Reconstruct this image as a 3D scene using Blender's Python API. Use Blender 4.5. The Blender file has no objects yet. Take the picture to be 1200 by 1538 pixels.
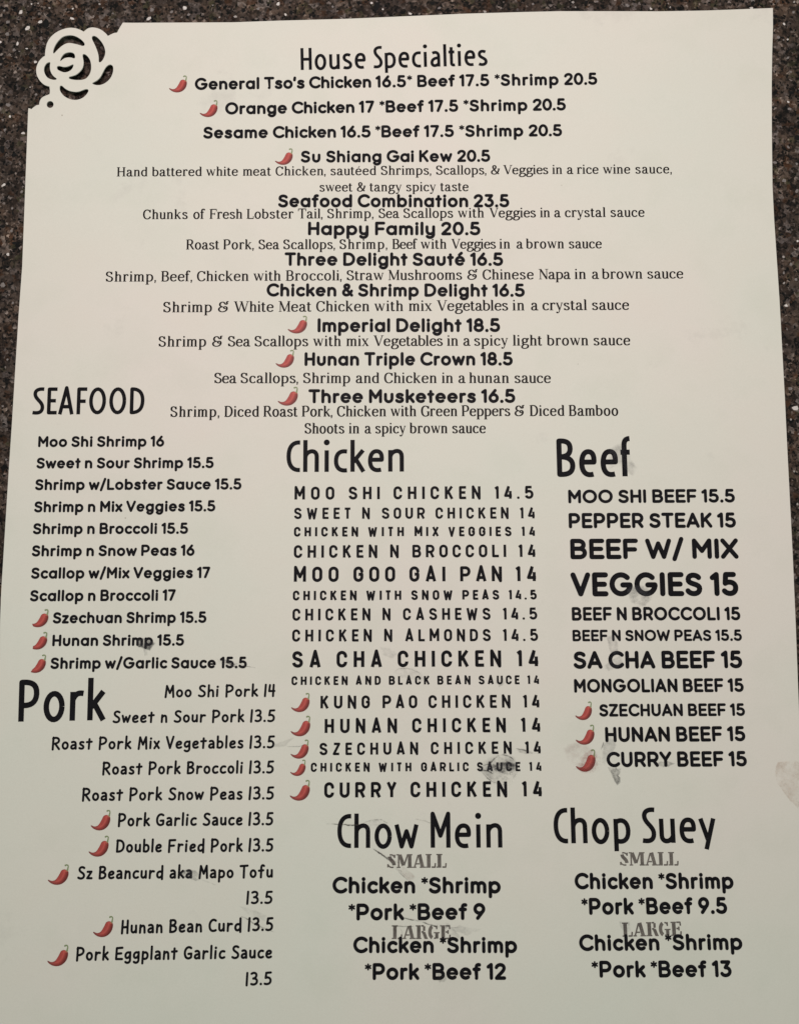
import bpy, math, random
from mathutils import Vector
from mathutils.geometry import delaunay_2d_cdt

# all plan measures are millimetres on the page or the table; MM turns them into metres
MM = 0.001
DEBUG = False
S = bpy.context.scene
COL = S.collection

# ------------------------------------------------------------------ camera, light, exposure
def setup(cam_pos):
    cam = bpy.data.cameras.new('camera')
    cam.sensor_fit = 'VERTICAL'
    cam.sensor_height = 24.0
    cam.lens = 24.0 * 1160.0 / 1538.0
    cam.clip_start = 0.005
    cam.clip_end = 10.0
    co = bpy.data.objects.new('camera', cam)
    COL.objects.link(co)
    co.location = [c * MM for c in cam_pos]
    co.rotation_euler = (math.radians(4.5), 0, 0)
    S.camera = co
    w = bpy.data.worlds.new('World')
    S.world = w
    w.use_nodes = True
    bg = w.node_tree.nodes['Background']
    bg.inputs[0].default_value = (0.81, 0.98, 0.84, 1)
    bg.inputs[1].default_value = 0.402
    def area(name, loc, target, size, power, color):
        l = bpy.data.lights.new(name, 'AREA')
        l.shape = 'RECTANGLE'
        l.size, l.size_y = size
        l.energy = power
        l.color = color
        o = bpy.data.objects.new(name, l)
        COL.objects.link(o)
        o.location = loc
        o.rotation_euler = (Vector(target) - Vector(loc)).to_track_quat('-Z', 'Y').to_euler()
    area('ceiling_lamp', (-0.005, 0.14, 0.38), (-0.005, 0.1401, 0.0), (0.20, 0.16), 1.27, (1.0, 0.818, 0.81))
    S.view_settings.view_transform = 'Standard'
    S.view_settings.look = 'None'
    S.view_settings.exposure = 0.0
    S.view_settings.gamma = 1.0

CAM=(0.0000,-16.7824,215.0886)
LINES=[
('H','heading','House Specialties',-28.55,128.42,25.53,129.83,6.58,[]),
('Q','dish','General Tso’s Chicken 16.5* Beef 17.5 *Shrimp 20.5',-59.14,122.5,57.12,124.1,3.5,[(1, 0.1719), (2, 0.2841), (3, 0.4491), (4, 0.5529), (5, 0.6571), (6, 0.7454), (7, 0.9181)]),
('Q','dish','Orange Chicken 17 *Beef 17.5 *Shrimp 20.5',-50.26,115.19,47.89,116.42,3.5,[(1, 0.1955), (2, 0.3926), (3, 0.4534), (4, 0.5964), (5, 0.7002), (6, 0.904)]),
('Q','dish','Sesame Chicken 16.5 *Beef 17.5 *Shrimp 20.5',-56.48,108.01,46.72,108.72,3.47,[(1, 0.194), (2, 0.3827), (3, 0.4798), (4, 0.6152), (5, 0.7138), (6, 0.9078)]),
('Q','dish','Su Shiang Gai Kew 20.5',-28.34,100.89,25.99,101.14,3.46,[(1, 0.1339), (2, 0.4536), (3, 0.6253), (4, 0.8269)]),
('L','description','Hand battered white meat Chicken, sautéed Shrimps, Scallops, & Veggies in a rice wine sauce,',-81.11,96.74,78.18,97.65,2.7,[(1, 0.0635), (2, 0.1607), (3, 0.227), (4, 0.2859), (5, 0.3849), (6, 0.4756), (7, 0.5749), (8, 0.6738), (9, 0.696), (10, 0.7843), (11, 0.8107), (12, 0.8287), (13, 0.8756), (14, 0.9341)]),
('L','description','sweet & tangy spicy taste',-22.92,92.26,19.81,92.4,2.7,[(1, 0.2503), (2, 0.3353), (3, 0.5811), (4, 0.8091)]),
('Q','dish','Seafood Combination 23.5',-34.74,87.64,31.42,87.68,3.74,[]),
('L','description','Chunks of Fresh Lobster Tail, Shrimp, Sea Scallops with Veggies in a crystal sauce',-73.34,84.11,70.12,84.81,2.83,[(1, 0.1003), (2, 0.1327), (3, 0.2067), (4, 0.3091), (5, 0.3672), (6, 0.4694), (7, 0.5189), (8, 0.6273), (9, 0.69), (10, 0.7912), (11, 0.8195), (12, 0.8407), (13, 0.9317)]),
('Q','dish','Happy Family 20.5',-26.12,79.44,23.1,79.44,3.82,[]),
('F','description','Roast Pork, Sea Scallops, Shrimp, Beef with Veggies in a brown sauce',-60.82,75.2,57.67,75.53,2.87,[(1, 0.0892), (2, 0.174), (3, 0.2335), (4, 0.3688), (5, 0.4957), (6, 0.5641), (7, 0.6379), (8, 0.7535), (9, 0.7947), (10, 0.818), (11, 0.9206)]),
('Q','dish','Three Delight Sauté 16.5',-32.72,70.46,29.5,70.46,3.78,[]),
('F','description','Shrimp, Beef, Chicken with Broccoli, Straw Mushrooms & Chinese Napa in a brown sauce',-83.49,65.77,80.67,66.72,2.96,[(1, 0.0959), (2, 0.1579), (3, 0.2556), (4, 0.3118), (5, 0.417), (6, 0.4887), (7, 0.6258), (8, 0.6523), (9, 0.7496), (10, 0.8116), (11, 0.8416), (12, 0.8593), (13, 0.9376)]),
('Q','dish','Chicken & Shrimp Delight 16.5',-37.71,61.51,35.55,61.42,3.69,[]),
('F','description','Shrimp & White Meat Chicken with mix Vegetables in a crystal sauce',-66.95,56.85,65.06,57.58,3.05,[(1, 0.1177), (2, 0.1516), (3, 0.2476), (4, 0.3283), (5, 0.4529), (6, 0.5271), (7, 0.5873), (8, 0.7495), (9, 0.7893), (10, 0.8138), (11, 0.9202)]),
('Q','dish','Imperial Delight 18.5',-23.17,51.15,28.45,51.21,3.86,[]),
('F','description','Shrimp & Sea Scallops with mix Vegetables in a spicy light brown sauce',-68.02,46.9,65.17,47.32,3.03,[(1, 0.1136), (2, 0.147), (3, 0.2034), (4, 0.3274), (5, 0.398), (6, 0.4556), (7, 0.6113), (8, 0.6458), (9, 0.6689), (10, 0.7508), (11, 0.8233), (12, 0.9218)]),
('Q','dish','Hunan Triple Crown 18.5',-26.75,41.43,31.91,41.55,3.76,[]),
('F','description','Sea Scallops, Shrimp and Chicken in a hunan sauce',-52.08,36.4,42.52,36.46,3.01,[(1, 0.0782), (2, 0.264), (3, 0.4206), (4, 0.5048), (5, 0.6758), (6, 0.7253), (7, 0.7572), (8, 0.8921)]),
('Q','dish','Three Musketeers 16.5',-25.57,30.73,32.48,30.84,3.83,[]),
('F','description','Shrimp, Diced Roast Pork, Chicken with Green Peppers & Diced Bamboo',-64.17,26.76,61.27,27.12,3.03,[(1, 0.1206), (2, 0.2077), (3, 0.2935), (4, 0.3718), (5, 0.4914), (6, 0.5595), (7, 0.65), (8, 0.7682), (9, 0.8021), (10, 0.8893)]),
('F','description','Shoots in a spicy brown sauce',-26.54,22.04,24.12,22.15,2.98,[(1, 0.2445), (2, 0.3316), (3, 0.3901), (4, 0.5809), (5, 0.8143)]),
('H','heading','SEAFOOD',-102.84,27.46,-71.49,27.52,7.7,[]),
('Q','dish','Moo Shi Shrimp 16',-100.8,18.25,-65.63,18.38,3,[]),
('Q','dish','Sweet n Sour Shrimp 15.5',-101,12.2,-51.68,12.33,3.02,[]),
('Q','dish','Shrimp w/Lobster Sauce 15.5',-101.11,6.13,-43.83,6.32,3.03,[]),
('Q','dish','Shrimp n Mix Veggies 15.5',-101.08,-0.06,-50.94,0.22,3.01,[]),
('Q','dish','Shrimp n Broccoli 15.5',-101.12,-6.13,-58.32,-6.01,3.01,[]),
('Q','dish','Shrimp n Snow Peas 16',-101.12,-12.25,-56.36,-12.07,3.02,[]),
('Q','dish','Scallop w/Mix Veggies 17',-100.99,-18.37,-51.91,-18.19,3.02,[]),
('Q','dish','Scallop n Broccoli 17',-100.92,-24.53,-61.18,-24.36,3.02,[]),
('Q','dish','Szechuan Shrimp 15.5',-94.42,-30.52,-52.6,-30.35,3,[]),
('Q','dish','Hunan Shrimp 15.5',-94.25,-36.62,-58.51,-36.49,2.98,[]),
('Q','dish','Shrimp w/Garlic Sauce 15.5',-94.44,-42.71,-41.32,-42.53,3,[]),
('H','heading','Pork',-102.37,-56.69,-78.91,-56.27,11.08,[]),
('K','dish','Moo Shi Pork 14',-63.33,-50.3,-33.42,-50.05,3.3,[]),
('K','dish','Sweet n Sour Pork 13.5',-77.07,-57.05,-33.35,-56.76,3.33,[]),
('K','dish','Roast Pork Mix Vegetables 13.5',-93.03,-64,-33.32,-63.6,3.35,[]),
('K','dish','Roast Pork Broccoli 13.5',-79.19,-70.47,-33.39,-70.11,3.36,[]),
('K','dish','Roast Pork Snow Peas 13.5',-84.24,-77.19,-33.25,-76.8,3.37,[]),
('K','dish','Pork Garlic Sauce 13.5',-74.42,-83.65,-33.29,-83.35,3.37,[]),
('K','dish','Double Fried Pork 13.5',-74.61,-90.26,-33.15,-89.96,3.38,[]),
('K','dish','Sz Beancurd aka Mapo Tofu',-84.43,-96.93,-33.15,-96.52,3.35,[]),
('K','dish','13.5',-39.99,-103.05,-33.04,-102.94,3.24,[]),
('K','dish','Hunan Bean Curd 13.5',-72.32,-110.3,-32.71,-109.57,3.38,[]),
('K','dish','Pork Eggplant Garlic Sauce',-83.59,-116.82,-32.91,-116.26,3.35,[]),
('K','dish','13.5',-39.61,-122.81,-32.76,-122.57,3.23,[]),
('H','heading','Chicken',-31.45,11.17,1.24,11.3,8.88,[]),
('D','dish','MOO SHI CHICKEN 14.5',-29.09,3.47,37.05,3.73,3.51,[(1, 0.227), (2, 0.4147), (3, 0.8378)]),
('D','dish','SWEET N SOUR CHICKEN 14',-29.13,-1.91,37.35,-1.78,3.05,[(1, 0.283), (2, 0.3647), (3, 0.5879), (4, 0.9379)]),
('D','dish','CHICKEN WITH MIX VEGGIES 14',-29.1,-6.76,37.39,-6.63,2.53,[(1, 0.3072), (2, 0.4999), (3, 0.64), (4, 0.943)]),
('D','dish','CHICKEN N BROCCOLI 14',-29.05,-12.67,37.39,-12.42,3.4,[(1, 0.3986), (2, 0.4905), (3, 0.9288)]),
('D','dish','MOO GOO GAI PAN 14',-28.95,-19.24,37.54,-19.06,4.04,[(1, 0.2453), (2, 0.4761), (3, 0.6854), (4, 0.9135)]),
('D','dish','CHICKEN WITH SNOW PEAS 14.5',-29.15,-24.27,37.45,-24,2.52,[(1, 0.301), (2, 0.4859), (3, 0.6955), (4, 0.8851)]),
('D','dish','CHICKEN N CASHEWS 14.5',-29.18,-29.77,37.47,-29.46,3.16,[(1, 0.3683), (2, 0.4523), (3, 0.8599)]),
('D','dish','CHICKEN N ALMONDS 14.5',-29.17,-35.42,37.61,-35.24,3.19,[(1, 0.3744), (2, 0.4598), (3, 0.8568)]),
('D','dish','SA CHA CHICKEN 14',-29.06,-42.35,37.6,-42.03,4.27,[(1, 0.1801), (2, 0.4286), (3, 0.912)]),
('D','dish','CHICKEN AND BLACK BEAN SAUCE 14',-29.16,-47.02,37.75,-46.74,2.24,[(1, 0.2591), (2, 0.3928), (3, 0.5886), (4, 0.7552), (5, 0.951)]),
('D','dish','KUNG PAO CHICKEN 14',-21.27,-53.21,37.62,-52.96,3.31,[(1, 0.2836), (2, 0.4938), (3, 0.9248)]),
('D','dish','HUNAN CHICKEN 14',-20.07,-59.65,37.8,-59.32,3.68,[(1, 0.4055), (2, 0.9089)]),
('D','dish','SZECHUAN CHICKEN 14',-21.37,-65.38,37.68,-64.95,3.12,[(1, 0.5038), (2, 0.9291)]),
('D','dish','CHICKEN WITH GARLIC SAUCE 14',-23.63,-69.68,37.88,-69.47,2.25,[(1, 0.2935), (2, 0.4775), (3, 0.7201), (4, 0.9454)]),
('D','dish','CURRY CHICKEN 14',-19.99,-76.34,37.87,-76,3.86,[(1, 0.396), (2, 0.9067)]),
('H','heading','Beef',43.81,9.81,64.33,9.98,10.8,[]),
('Q','dish','MOO SHI BEEF 15.5',46.74,2.49,92.94,2.73,3.64,[]),
('Q','dish','PEPPER STEAK 15',46.72,-4.44,92.93,-4.25,4.04,[]),
('Q','dish','BEEF W/ MIX',46.99,-12.93,93.25,-12.8,5.35,[]),
('Q','dish','VEGGIES 15',46.86,-23.09,92.77,-22.95,6.24,[]),
('Q','dish','BEEF N BROCCOLI 15',46.99,-29.73,92.96,-29.63,3.51,[]),
('Q','dish','BEEF N SNOW PEAS 15.5',47.03,-35.3,93.1,-35.19,2.95,[]),
('Q','dish','SA CHA BEEF 15',47.13,-42.63,92.85,-42.46,4.53,[]),
('Q','dish','MONGOLIAN BEEF 15',47.11,-48.99,92.91,-48.78,3.49,[]),
('Q','dish','SZECHUAN BEEF 15',53.71,-55.29,92.92,-55.1,3.19,[]),
('Q','dish','HUNAN BEEF 15',55.09,-61.96,92.67,-61.71,3.8,[]),
('Q','dish','CURRY BEEF 15',55.27,-68.46,92.72,-68.22,3.82,[]),
('H','heading','Chow Mein',-16.39,-89.09,27.1,-88.99,8.57,[]),
('T','size','SMALL',-3.22,-94.05,12.42,-93.95,3.33,[]),
('Q','dish','Chicken *Shrimp',-17.52,-100.34,26.48,-100.34,4.01,[]),
('Q','dish','*Pork *Beef 9',-13.28,-106.97,22.37,-106.81,3.97,[]),
('T','size','LARGE',-1.99,-111.51,13.31,-111.51,3.24,[]),
('Q','dish','Chicken *Shrimp',-11.97,-114.9,30.45,-114.9,3.86,[]),
('Q','dish','*Pork *Beef 12',-8.93,-121.36,27.47,-121.3,3.89,[]),
('H','heading','Chop Suey',40.71,-87.94,83.57,-87.75,8.94,[]),
('T','size','SMALL',57.9,-93.45,73.32,-93.4,3.25,[]),
('Q','dish','Chicken *Shrimp',45.84,-99.32,87.42,-99.21,3.95,[]),
('Q','dish','*Pork *Beef 9.5',47.45,-105.6,85.41,-105.34,3.99,[]),
('T','size','LARGE',57.84,-110.95,73.3,-110.7,3.33,[]),
('Q','dish','Chicken *Shrimp',46.54,-114.41,88.82,-114.14,3.87,[]),
('Q','dish','*Pork *Beef 13',49.56,-120.8,85.63,-120.66,3.89,[])]
CHILIES=[(-66.64,121.71,5.2,4.98),(-57.67,114.35,5.19,4.97),(-35.83,100.13,5.15,4.82),(-31.65,50.69,5.52,5.06),(-34.94,40.82,5.24,5.06),(-34.19,29.95,5.68,5.31),(-100.84,-31.58,5.23,4.83),(-100.81,-37.57,5.19,4.67),(-100.9,-43.8,5.22,4.84),(-81.62,-84.68,5.16,5.13),(-81.84,-91.28,5.26,5.2),(-92.15,-98.29,5.42,5.03),(-79.59,-111.11,5.15,5.07),(-91.02,-118.14,5.33,5.12),(-29.22,-54.19,5.02,4.98),(-29.24,-60.53,5.3,5.31),(-29.14,-66.34,4.86,4.91),(-29.18,-70.8,4.15,4.16),(-29.19,-77.13,5.38,5.25),(47.16,-56.29,4.58,4.83),(47.09,-62.72,5.14,5.16),(46.95,-69.71,5.35,5.73)]
EDGE_RIGHT=[(-80.32,142.65),(-77.42,142.61),(-48.39,142.75),(-34.84,143.25),(-15.49,143.79),(0,144.49),(19.37,145.35),(34.86,145.81),(46.49,146.09),(61.98,146.09),(75.54,146.05),(89.1,146.29),(98.79,146.65),(108.49,147.05),(108.4,141.45),(107.97,133.46),(107.59,123.5),(107.24,109.59),(106.93,93.78),(107.09,83.95),(107.76,60.54),(108.11,31.74),(108.12,20.38),(108.16,3.53),(108.15,-12.34),(107.92,-31.75),(107.6,-47.06),(107.45,-56.01),(107.31,-68.13),(106.57,-93.49),(105.66,-117.94),(104.63,-139.94)]
EDGE_LEFT=[(-104.12,-139.94),(-105.48,-117.94),(-106.57,-93.49),(-107.57,-68.13),(-108.06,-50.73),(-108.23,-39.22),(-108.67,-31.19),(-108.92,-22.18),(-108.85,-3.88),(-108.67,10.98),(-108.4,25.29),(-107.87,55.13),(-107.36,70.26),(-107.31,87.88),(-107.24,103.65),(-107.13,116.54)]
ROSE_EDGE=[[(-81.63,140.35),(-81.94,139.7),(-82.71,139.56),(-83.66,139.16),(-84.55,138.65)],
[(-84.55,138.65),(-85.17,139.36),(-86.15,140.21),(-87.12,140.78),(-88.36,141.14),(-89.45,141.2),(-90.41,140.92),(-91.08,140.44),(-91.62,139.93)],
[(-91.62,139.93),(-92.45,140.41),(-93.83,140.92),(-95.35,141.12),(-96.85,140.92),(-98.48,140.35),(-100.1,139.36),(-101.44,137.95),(-102.23,136.39),(-102.52,134.98),(-102.66,133.85),(-102.69,132.72)],
[(-102.69,132.72),(-103.49,132.15),(-104.42,131.02),(-104.99,129.61),(-105.13,128.48),(-104.95,127.07),(-104.43,125.94),(-103.72,124.95),(-102.75,124.1),(-101.92,123.74),(-101.18,123.54)],
[(-101.18,123.54),(-101.08,122.84),(-101,121.99),(-101.09,121.23)],
[(-101.09,121.23),(-101.85,120.92),(-102.93,120.44),(-103.59,119.74),(-103.92,118.89),(-104.01,118.05)],
[(-104.01,118.05),(-104.77,117.91),(-105.57,117.34),(-106.23,116.72)],
[(-106.23,116.72),(-106.59,116.92),(-107.06,117.06)]]
ROSE_HOLES=[[(-100.24,133.42),(-100.39,133.99),(-100.14,135.12),(-99.62,136.25),(-98.83,137.38),(-97.75,138.37),(-96.53,138.8),(-95.16,138.88),(-93.78,138.51),(-92.4,137.66),(-91.56,136.81),(-91.27,136.25),(-91.4,135.77),(-91.94,135.68),(-92.91,135.97),(-94.29,136.33),(-95.66,136.53),(-96.75,136.33),(-97.83,135.68),(-98.77,134.84),(-99.57,133.99),(-99.97,133.51)],
[(-98.28,131.3),(-98.02,132.15),(-97.36,133.14),(-96.55,133.62),(-95.6,133.79),(-94.64,133.62),(-94.08,133),(-93.98,132.15),(-94.33,131.92),(-95.01,132.15),(-95.97,132.21),(-96.93,132.01),(-97.6,131.58),(-98.08,131.16)],
[(-99.19,129.33),(-98.79,129.69),(-98.1,129.61),(-97.28,129.41),(-96.32,129.47),(-95.51,129.75),(-94.7,130.12),(-94.36,129.95),(-94.62,129.04),(-95.2,128.34),(-96.15,127.86),(-97.1,127.77),(-98.2,128.14),(-98.95,128.62)],
[(-101.13,130.68),(-101.55,130.79),(-102.22,130.45),(-102.8,129.47),(-102.91,128.34),(-102.55,127.21),(-101.85,126.22),(-100.88,125.71),(-99.78,125.49),(-99.18,125.66),(-99.24,125.99),(-99.94,126.5),(-100.64,127.35),(-101.08,128.48),(-101.19,129.61)],
[(-91.8,132.57),(-91.75,133.14),(-91.21,133.22),(-90.51,132.72),(-89.67,131.58),(-89.28,130.03),(-89.27,128.48),(-89.71,127.07),(-90.64,125.94),(-91.86,125.51),(-93.5,125.46),(-94.87,125.66),(-95.61,125.99),(-95.51,126.45),(-94.75,126.64),(-93.53,127.12),(-92.46,128.05),(-91.72,129.18),(-91.48,130.6),(-91.64,131.73)],
[(-89.26,138.14),(-88.99,138.65),(-88.31,138.65),(-87.47,138.09),(-86.35,136.81),(-85.59,135.4),(-85.26,134.13),(-85.32,133),(-85.71,131.87),(-86.29,131.02),(-86.78,130.74),(-87.11,131.08),(-87.13,132.01),(-87.32,133.28),(-87.68,134.41),(-88.25,135.82),(-88.96,137.24)],
[(-88.83,124.47),(-88.43,124.81),(-87.49,125.37),(-86.55,126.36),(-85.9,127.63),(-85.11,129.18),(-84.3,129.95),(-83.62,130.09),(-82.98,129.61),(-82.83,128.62),(-83.02,127.35),(-83.67,125.94),(-84.74,124.81),(-85.82,124.19),(-87.05,123.91),(-88.28,124.1)],
[(-98.22,123.12),(-98.15,123.68),(-97.55,123.74),(-96.71,122.98),(-95.61,122.33),(-94.23,121.99),(-92.87,121.99),(-91.65,122.41),(-90.7,122.75),(-89.96,122.61),(-89.92,121.99),(-90.53,121),(-91.46,120.16),(-92.81,119.59),(-94.18,119.54),(-95.55,119.88),(-96.93,120.72),(-97.77,121.71),(-98.18,122.55)]]
DOT_HOLE=[(-99.84,118.16),(-99.91,117.76),(-100.12,117.42),(-100.44,117.2),(-100.82,117.12),(-101.21,117.2),(-101.54,117.42),(-101.77,117.76),(-101.86,118.16),(-101.79,118.56),(-101.58,118.9),(-101.26,119.12),(-100.88,119.2),(-100.49,119.12),(-100.15,118.9),(-99.93,118.56)]
SMUDGES=[
('grey_smudge',0.32,[(21.15,-68.99),(22.06,-67.45),(23.67,-66.76),(25.82,-65.55),(28.5,-65.38),(30.44,-66.41),(30.94,-68.13),(31.26,-69.85),(30.35,-71.22),(29.79,-72.59),(28.36,-73.1),(25.53,-72.59),(23.95,-71.57),(22.38,-69.85)]),
('dark_smudge',0.66,[(24.54,-68.13),(26.33,-67.45),(28.82,-67.1),(30.59,-67.79),(31.1,-69.17),(29.83,-70.54),(27.88,-70.2),(25.76,-69.51)]),
('grey_smudge',0.22,[(26.25,-71.91),(28.4,-70.88),(30.16,-71.57),(29.25,-73.28),(27.47,-73.62)]),
('grey_smudge',0.25,[(-9.69,-83.45),(-7.76,-82.27),(-5.29,-81.93),(-3.52,-82.44),(-3.17,-83.12),(-5.28,-84.13),(-7.74,-84.46),(-9.51,-84.29)]),
('pink_smudge',0.26,[(-2.98,-91.82),(-1.4,-92.16),(0.35,-93.16),(2.1,-94.48),(3.84,-96.14),(2.44,-97.13),(0.7,-95.81),(-1.05,-93.99)]),
('grey_smudge',0.29,[(-2.98,-91.49),(-1.75,-91.16),(-0.35,-92.82),(0.7,-95.15),(-0.7,-94.48),(-2.1,-93.16)]),
('grey_smudge',0.4,[(62.41,-21.46),(64.81,-20.37),(67.91,-20.73),(69.3,-22.55),(68.33,-24.36),(67.01,-25.62),(65,-25.8),(63.4,-24.54)]),
('grey_smudge',0.29,[(56.55,-34.44),(58.38,-33.72),(59.22,-35.87),(59.33,-38.01),(58.2,-39.43),(57.16,-38.01),(56.86,-36.22)]),
('grey_smudge',0.25,[(55.6,-41.92),(57.45,-40.5),(59.66,-39.26),(60.31,-41.21),(58.46,-42.63),(56.64,-43.16)]),
('grey_smudge',0.25,[(58.73,17.36),(61.37,18.87),(63.58,18.11),(64.04,14.73),(65.83,12.48),(64.48,10.61),(62.3,12.11),(59.72,12.86),(57.84,11.73)]),
('grey_smudge',0.23,[(54.59,-62.61),(56.25,-60.88),(57.49,-61.23),(57.79,-62.96),(56.28,-65.38),(54.78,-67.79),(53.93,-66.41)]),
('dark_smudge',0.64,[(55.46,-68.48),(57.23,-68.82),(59,-68.99),(58.41,-70.54),(58.72,-71.91),(57.8,-72.93),(57.13,-71.57),(56.31,-69.85)]),
('dark_smudge',0.32,[(68.48,-67.45),(71.17,-66.93),(73.28,-67.62),(71.47,-68.31),(69.34,-68.31)]),
('pink_smudge',0.19,[(44.21,-63.82),(46.75,-62.27),(49.58,-62.96),(52.04,-64.34),(53.75,-66.41),(52.95,-69.17),(50.81,-69.51),(47.3,-68.13),(44.85,-66.41)]),
('red_smudge',0.36,[(47.32,-67.45),(49.16,-65.38),(51.32,-64.34),(52.87,-66.07),(52.8,-68.48),(51.15,-69.85),(48.67,-69.85)]),
('brown_stain',0.26,[(100.22,-69.17),(101.04,-67.45),(103.19,-67.1),(106.04,-67.1),(107.77,-67.79),(107.77,-73.28),(107.47,-80.41),(105.95,-79.4),(103.63,-77.02),(101.68,-74.3),(100.39,-72.25)]),
('grey_smudge',0.5,[(-57.33,-95.15),(-55.61,-94.48),(-53.5,-94.81),(-52.05,-96.14),(-52.37,-97.13),(-54.47,-96.97),(-56.24,-96.3)]),
('dark_smudge',0.75,[(-57.68,-95.15),(-55.95,-94.65),(-54.37,-94.81),(-54.49,-96.47),(-56.58,-96.47)]),
('dark_smudge',0.85,[(-71.38,-35.15),(-68.51,-34.44),(-66.65,-35.87),(-67.67,-37.65),(-69.49,-37.3),(-70.97,-36.58)]),
('grey_smudge',0.25,[(-69.49,-37.3),(-68.41,-37.3),(-68.34,-39.08),(-69.06,-39.08)]),
('grey_smudge',0.22,[(-49.15,-40.15),(-46.26,-40.15),(-41.89,-41.57),(-42.22,-42.63),(-45.84,-42.28),(-48.76,-41.21)]),
('grey_smudge',0.18,[(-1.44,-43.7),(0.72,-42.63),(3.61,-42.63),(6.13,-44.05),(6.12,-45.82),(3.24,-45.47),(0.72,-44.76)]),
('dark_smudge',0.44,[(26.31,-45.11),(27.76,-44.76),(28.45,-46.53),(26.99,-47.41),(25.93,-46.53)]),
('dark_smudge',0.28,[(31.38,-63.65),(33.87,-64),(36.35,-64.69),(34.91,-65.21),(32.42,-64.86)]),
('grey_smudge',0.22,[(-5.07,-36.94),(-2.53,-37.3),(-0.72,-38.72),(-2.17,-39.79),(-4.34,-39.08)]),
('dark_smudge',0.28,[(9.45,-119.86),(11.69,-119.86),(12.36,-121.46),(10.29,-122.09)]),
('grey_smudge',0.22,[(9.7,-107.95),(12.48,-107.62),(14.54,-109.57),(15.56,-111.19),(13.15,-110.54),(11.08,-109.57)]),
('grey_smudge',0.18,[(-41.36,-103.71),(-37.34,-104.69),(-34.71,-105.67),(-35.03,-106.97),(-38.52,-105.99)]),
('grey_smudge',0.25,[(57.2,-107.46),(59.64,-107.3),(59.89,-109.57),(57.83,-109.25)]),
('grey_smudge',0.13,[(-28.57,-60.88),(-30.32,-62.96),(-32.99,-63.31),(-33.89,-62.61),(-31.23,-61.92)]),
('grey_smudge',0.2,[(17.3,-110.54),(13.16,-109.25),(15.59,-108.27),(20.78,-109.25)])]
CRACKS=[
(0.7,0.2,[(20.61,-69.34),(22.23,-68.13),(24.01,-67.45),(25.82,-65.9),(27.61,-65.21),(29.38,-65.72),(30.61,-66.76)]),
(0.55,0.17,[(22.03,-69.68),(23.95,-71.74),(25.89,-72.59),(27.66,-72.93)]),
(0.5,0.22,[(30.76,-68.13),(31.45,-69.51),(30.53,-70.88),(29.8,-72.25)]),
(0.94,0.3,[(-7.02,-89.16),(-5.26,-90.33),(-3.5,-91.49),(-2.8,-92.16)]),
(0.75,0.2,[(-2.8,-91.66),(-1.05,-92.49),(0.35,-92.82),(1.4,-93.49)]),
(0.44,0.17,[(-2.8,-92.16),(-1.05,-94.15),(0.7,-95.81),(2.09,-97.13)]),
(0.69,0.22,[(-19.38,-82.95),(-15.85,-83.12),(-12.33,-83.28),(-10.22,-83.12)]),
(0.62,0.22,[(-9.69,-82.78),(-7.4,-82.1),(-4.94,-81.93),(-3.17,-82.78)]),
(0.62,0.24,[(4.23,-81.77),(6.35,-82.1),(8.11,-82.78),(9.86,-83.96)]),
(0.69,0.22,[(-0.35,-105.83),(2.43,-106.64),(5.2,-107.13),(8.32,-108.11),(11.08,-108.76),(15.59,-108.6)]),
(0.62,0.17,[(-1.73,-108.27),(1.04,-108.43),(3.81,-108.43)]),
(0.5,0.19,[(-48.79,-39.79),(-46.97,-40.5),(-44.76,-42.1),(-42.24,-41.92),(-38.98,-42.46)]),
(0.56,0.19,[(-47.32,-40.86),(-45.14,-41.57),(-42.99,-40.86)]),
(0.62,0.19,[(-41.3,-105.99),(-39.55,-106.64),(-37.43,-107.95),(-34.98,-108.92),(-32.53,-109.89)]),
(0.38,0.17,[(-52.38,-96.8),(-50.26,-97.46),(-47.79,-98.29)]),
(0.5,0.19,[(31.02,-63.65),(33.15,-64),(34.92,-64.69),(37.41,-64.86)]),
(0.62,0.19,[(21.32,-69.51),(23.1,-69.34),(24.86,-70.2)]),
(0.56,0.19,[(54.61,-61.92),(54.22,-62.96),(53.83,-64)]),
(0.5,0.19,[(26,-65.38),(28.14,-65.38),(30.26,-66.24)]),
(0.38,0.19,[(-1.44,-43.34),(0.36,-42.63),(3.25,-42.81),(5.77,-44.05)]),
(0.38,0.17,[(-29.96,-63.13),(-27.46,-63.13),(-25.69,-62.79)]),
(0.25,0.15,[(46.21,-68.99),(48.34,-68.82),(50.47,-69.17)]),
(0.38,0.15,[(0,-108.6),(0.69,-109.89),(0.52,-111.19)])]
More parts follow.
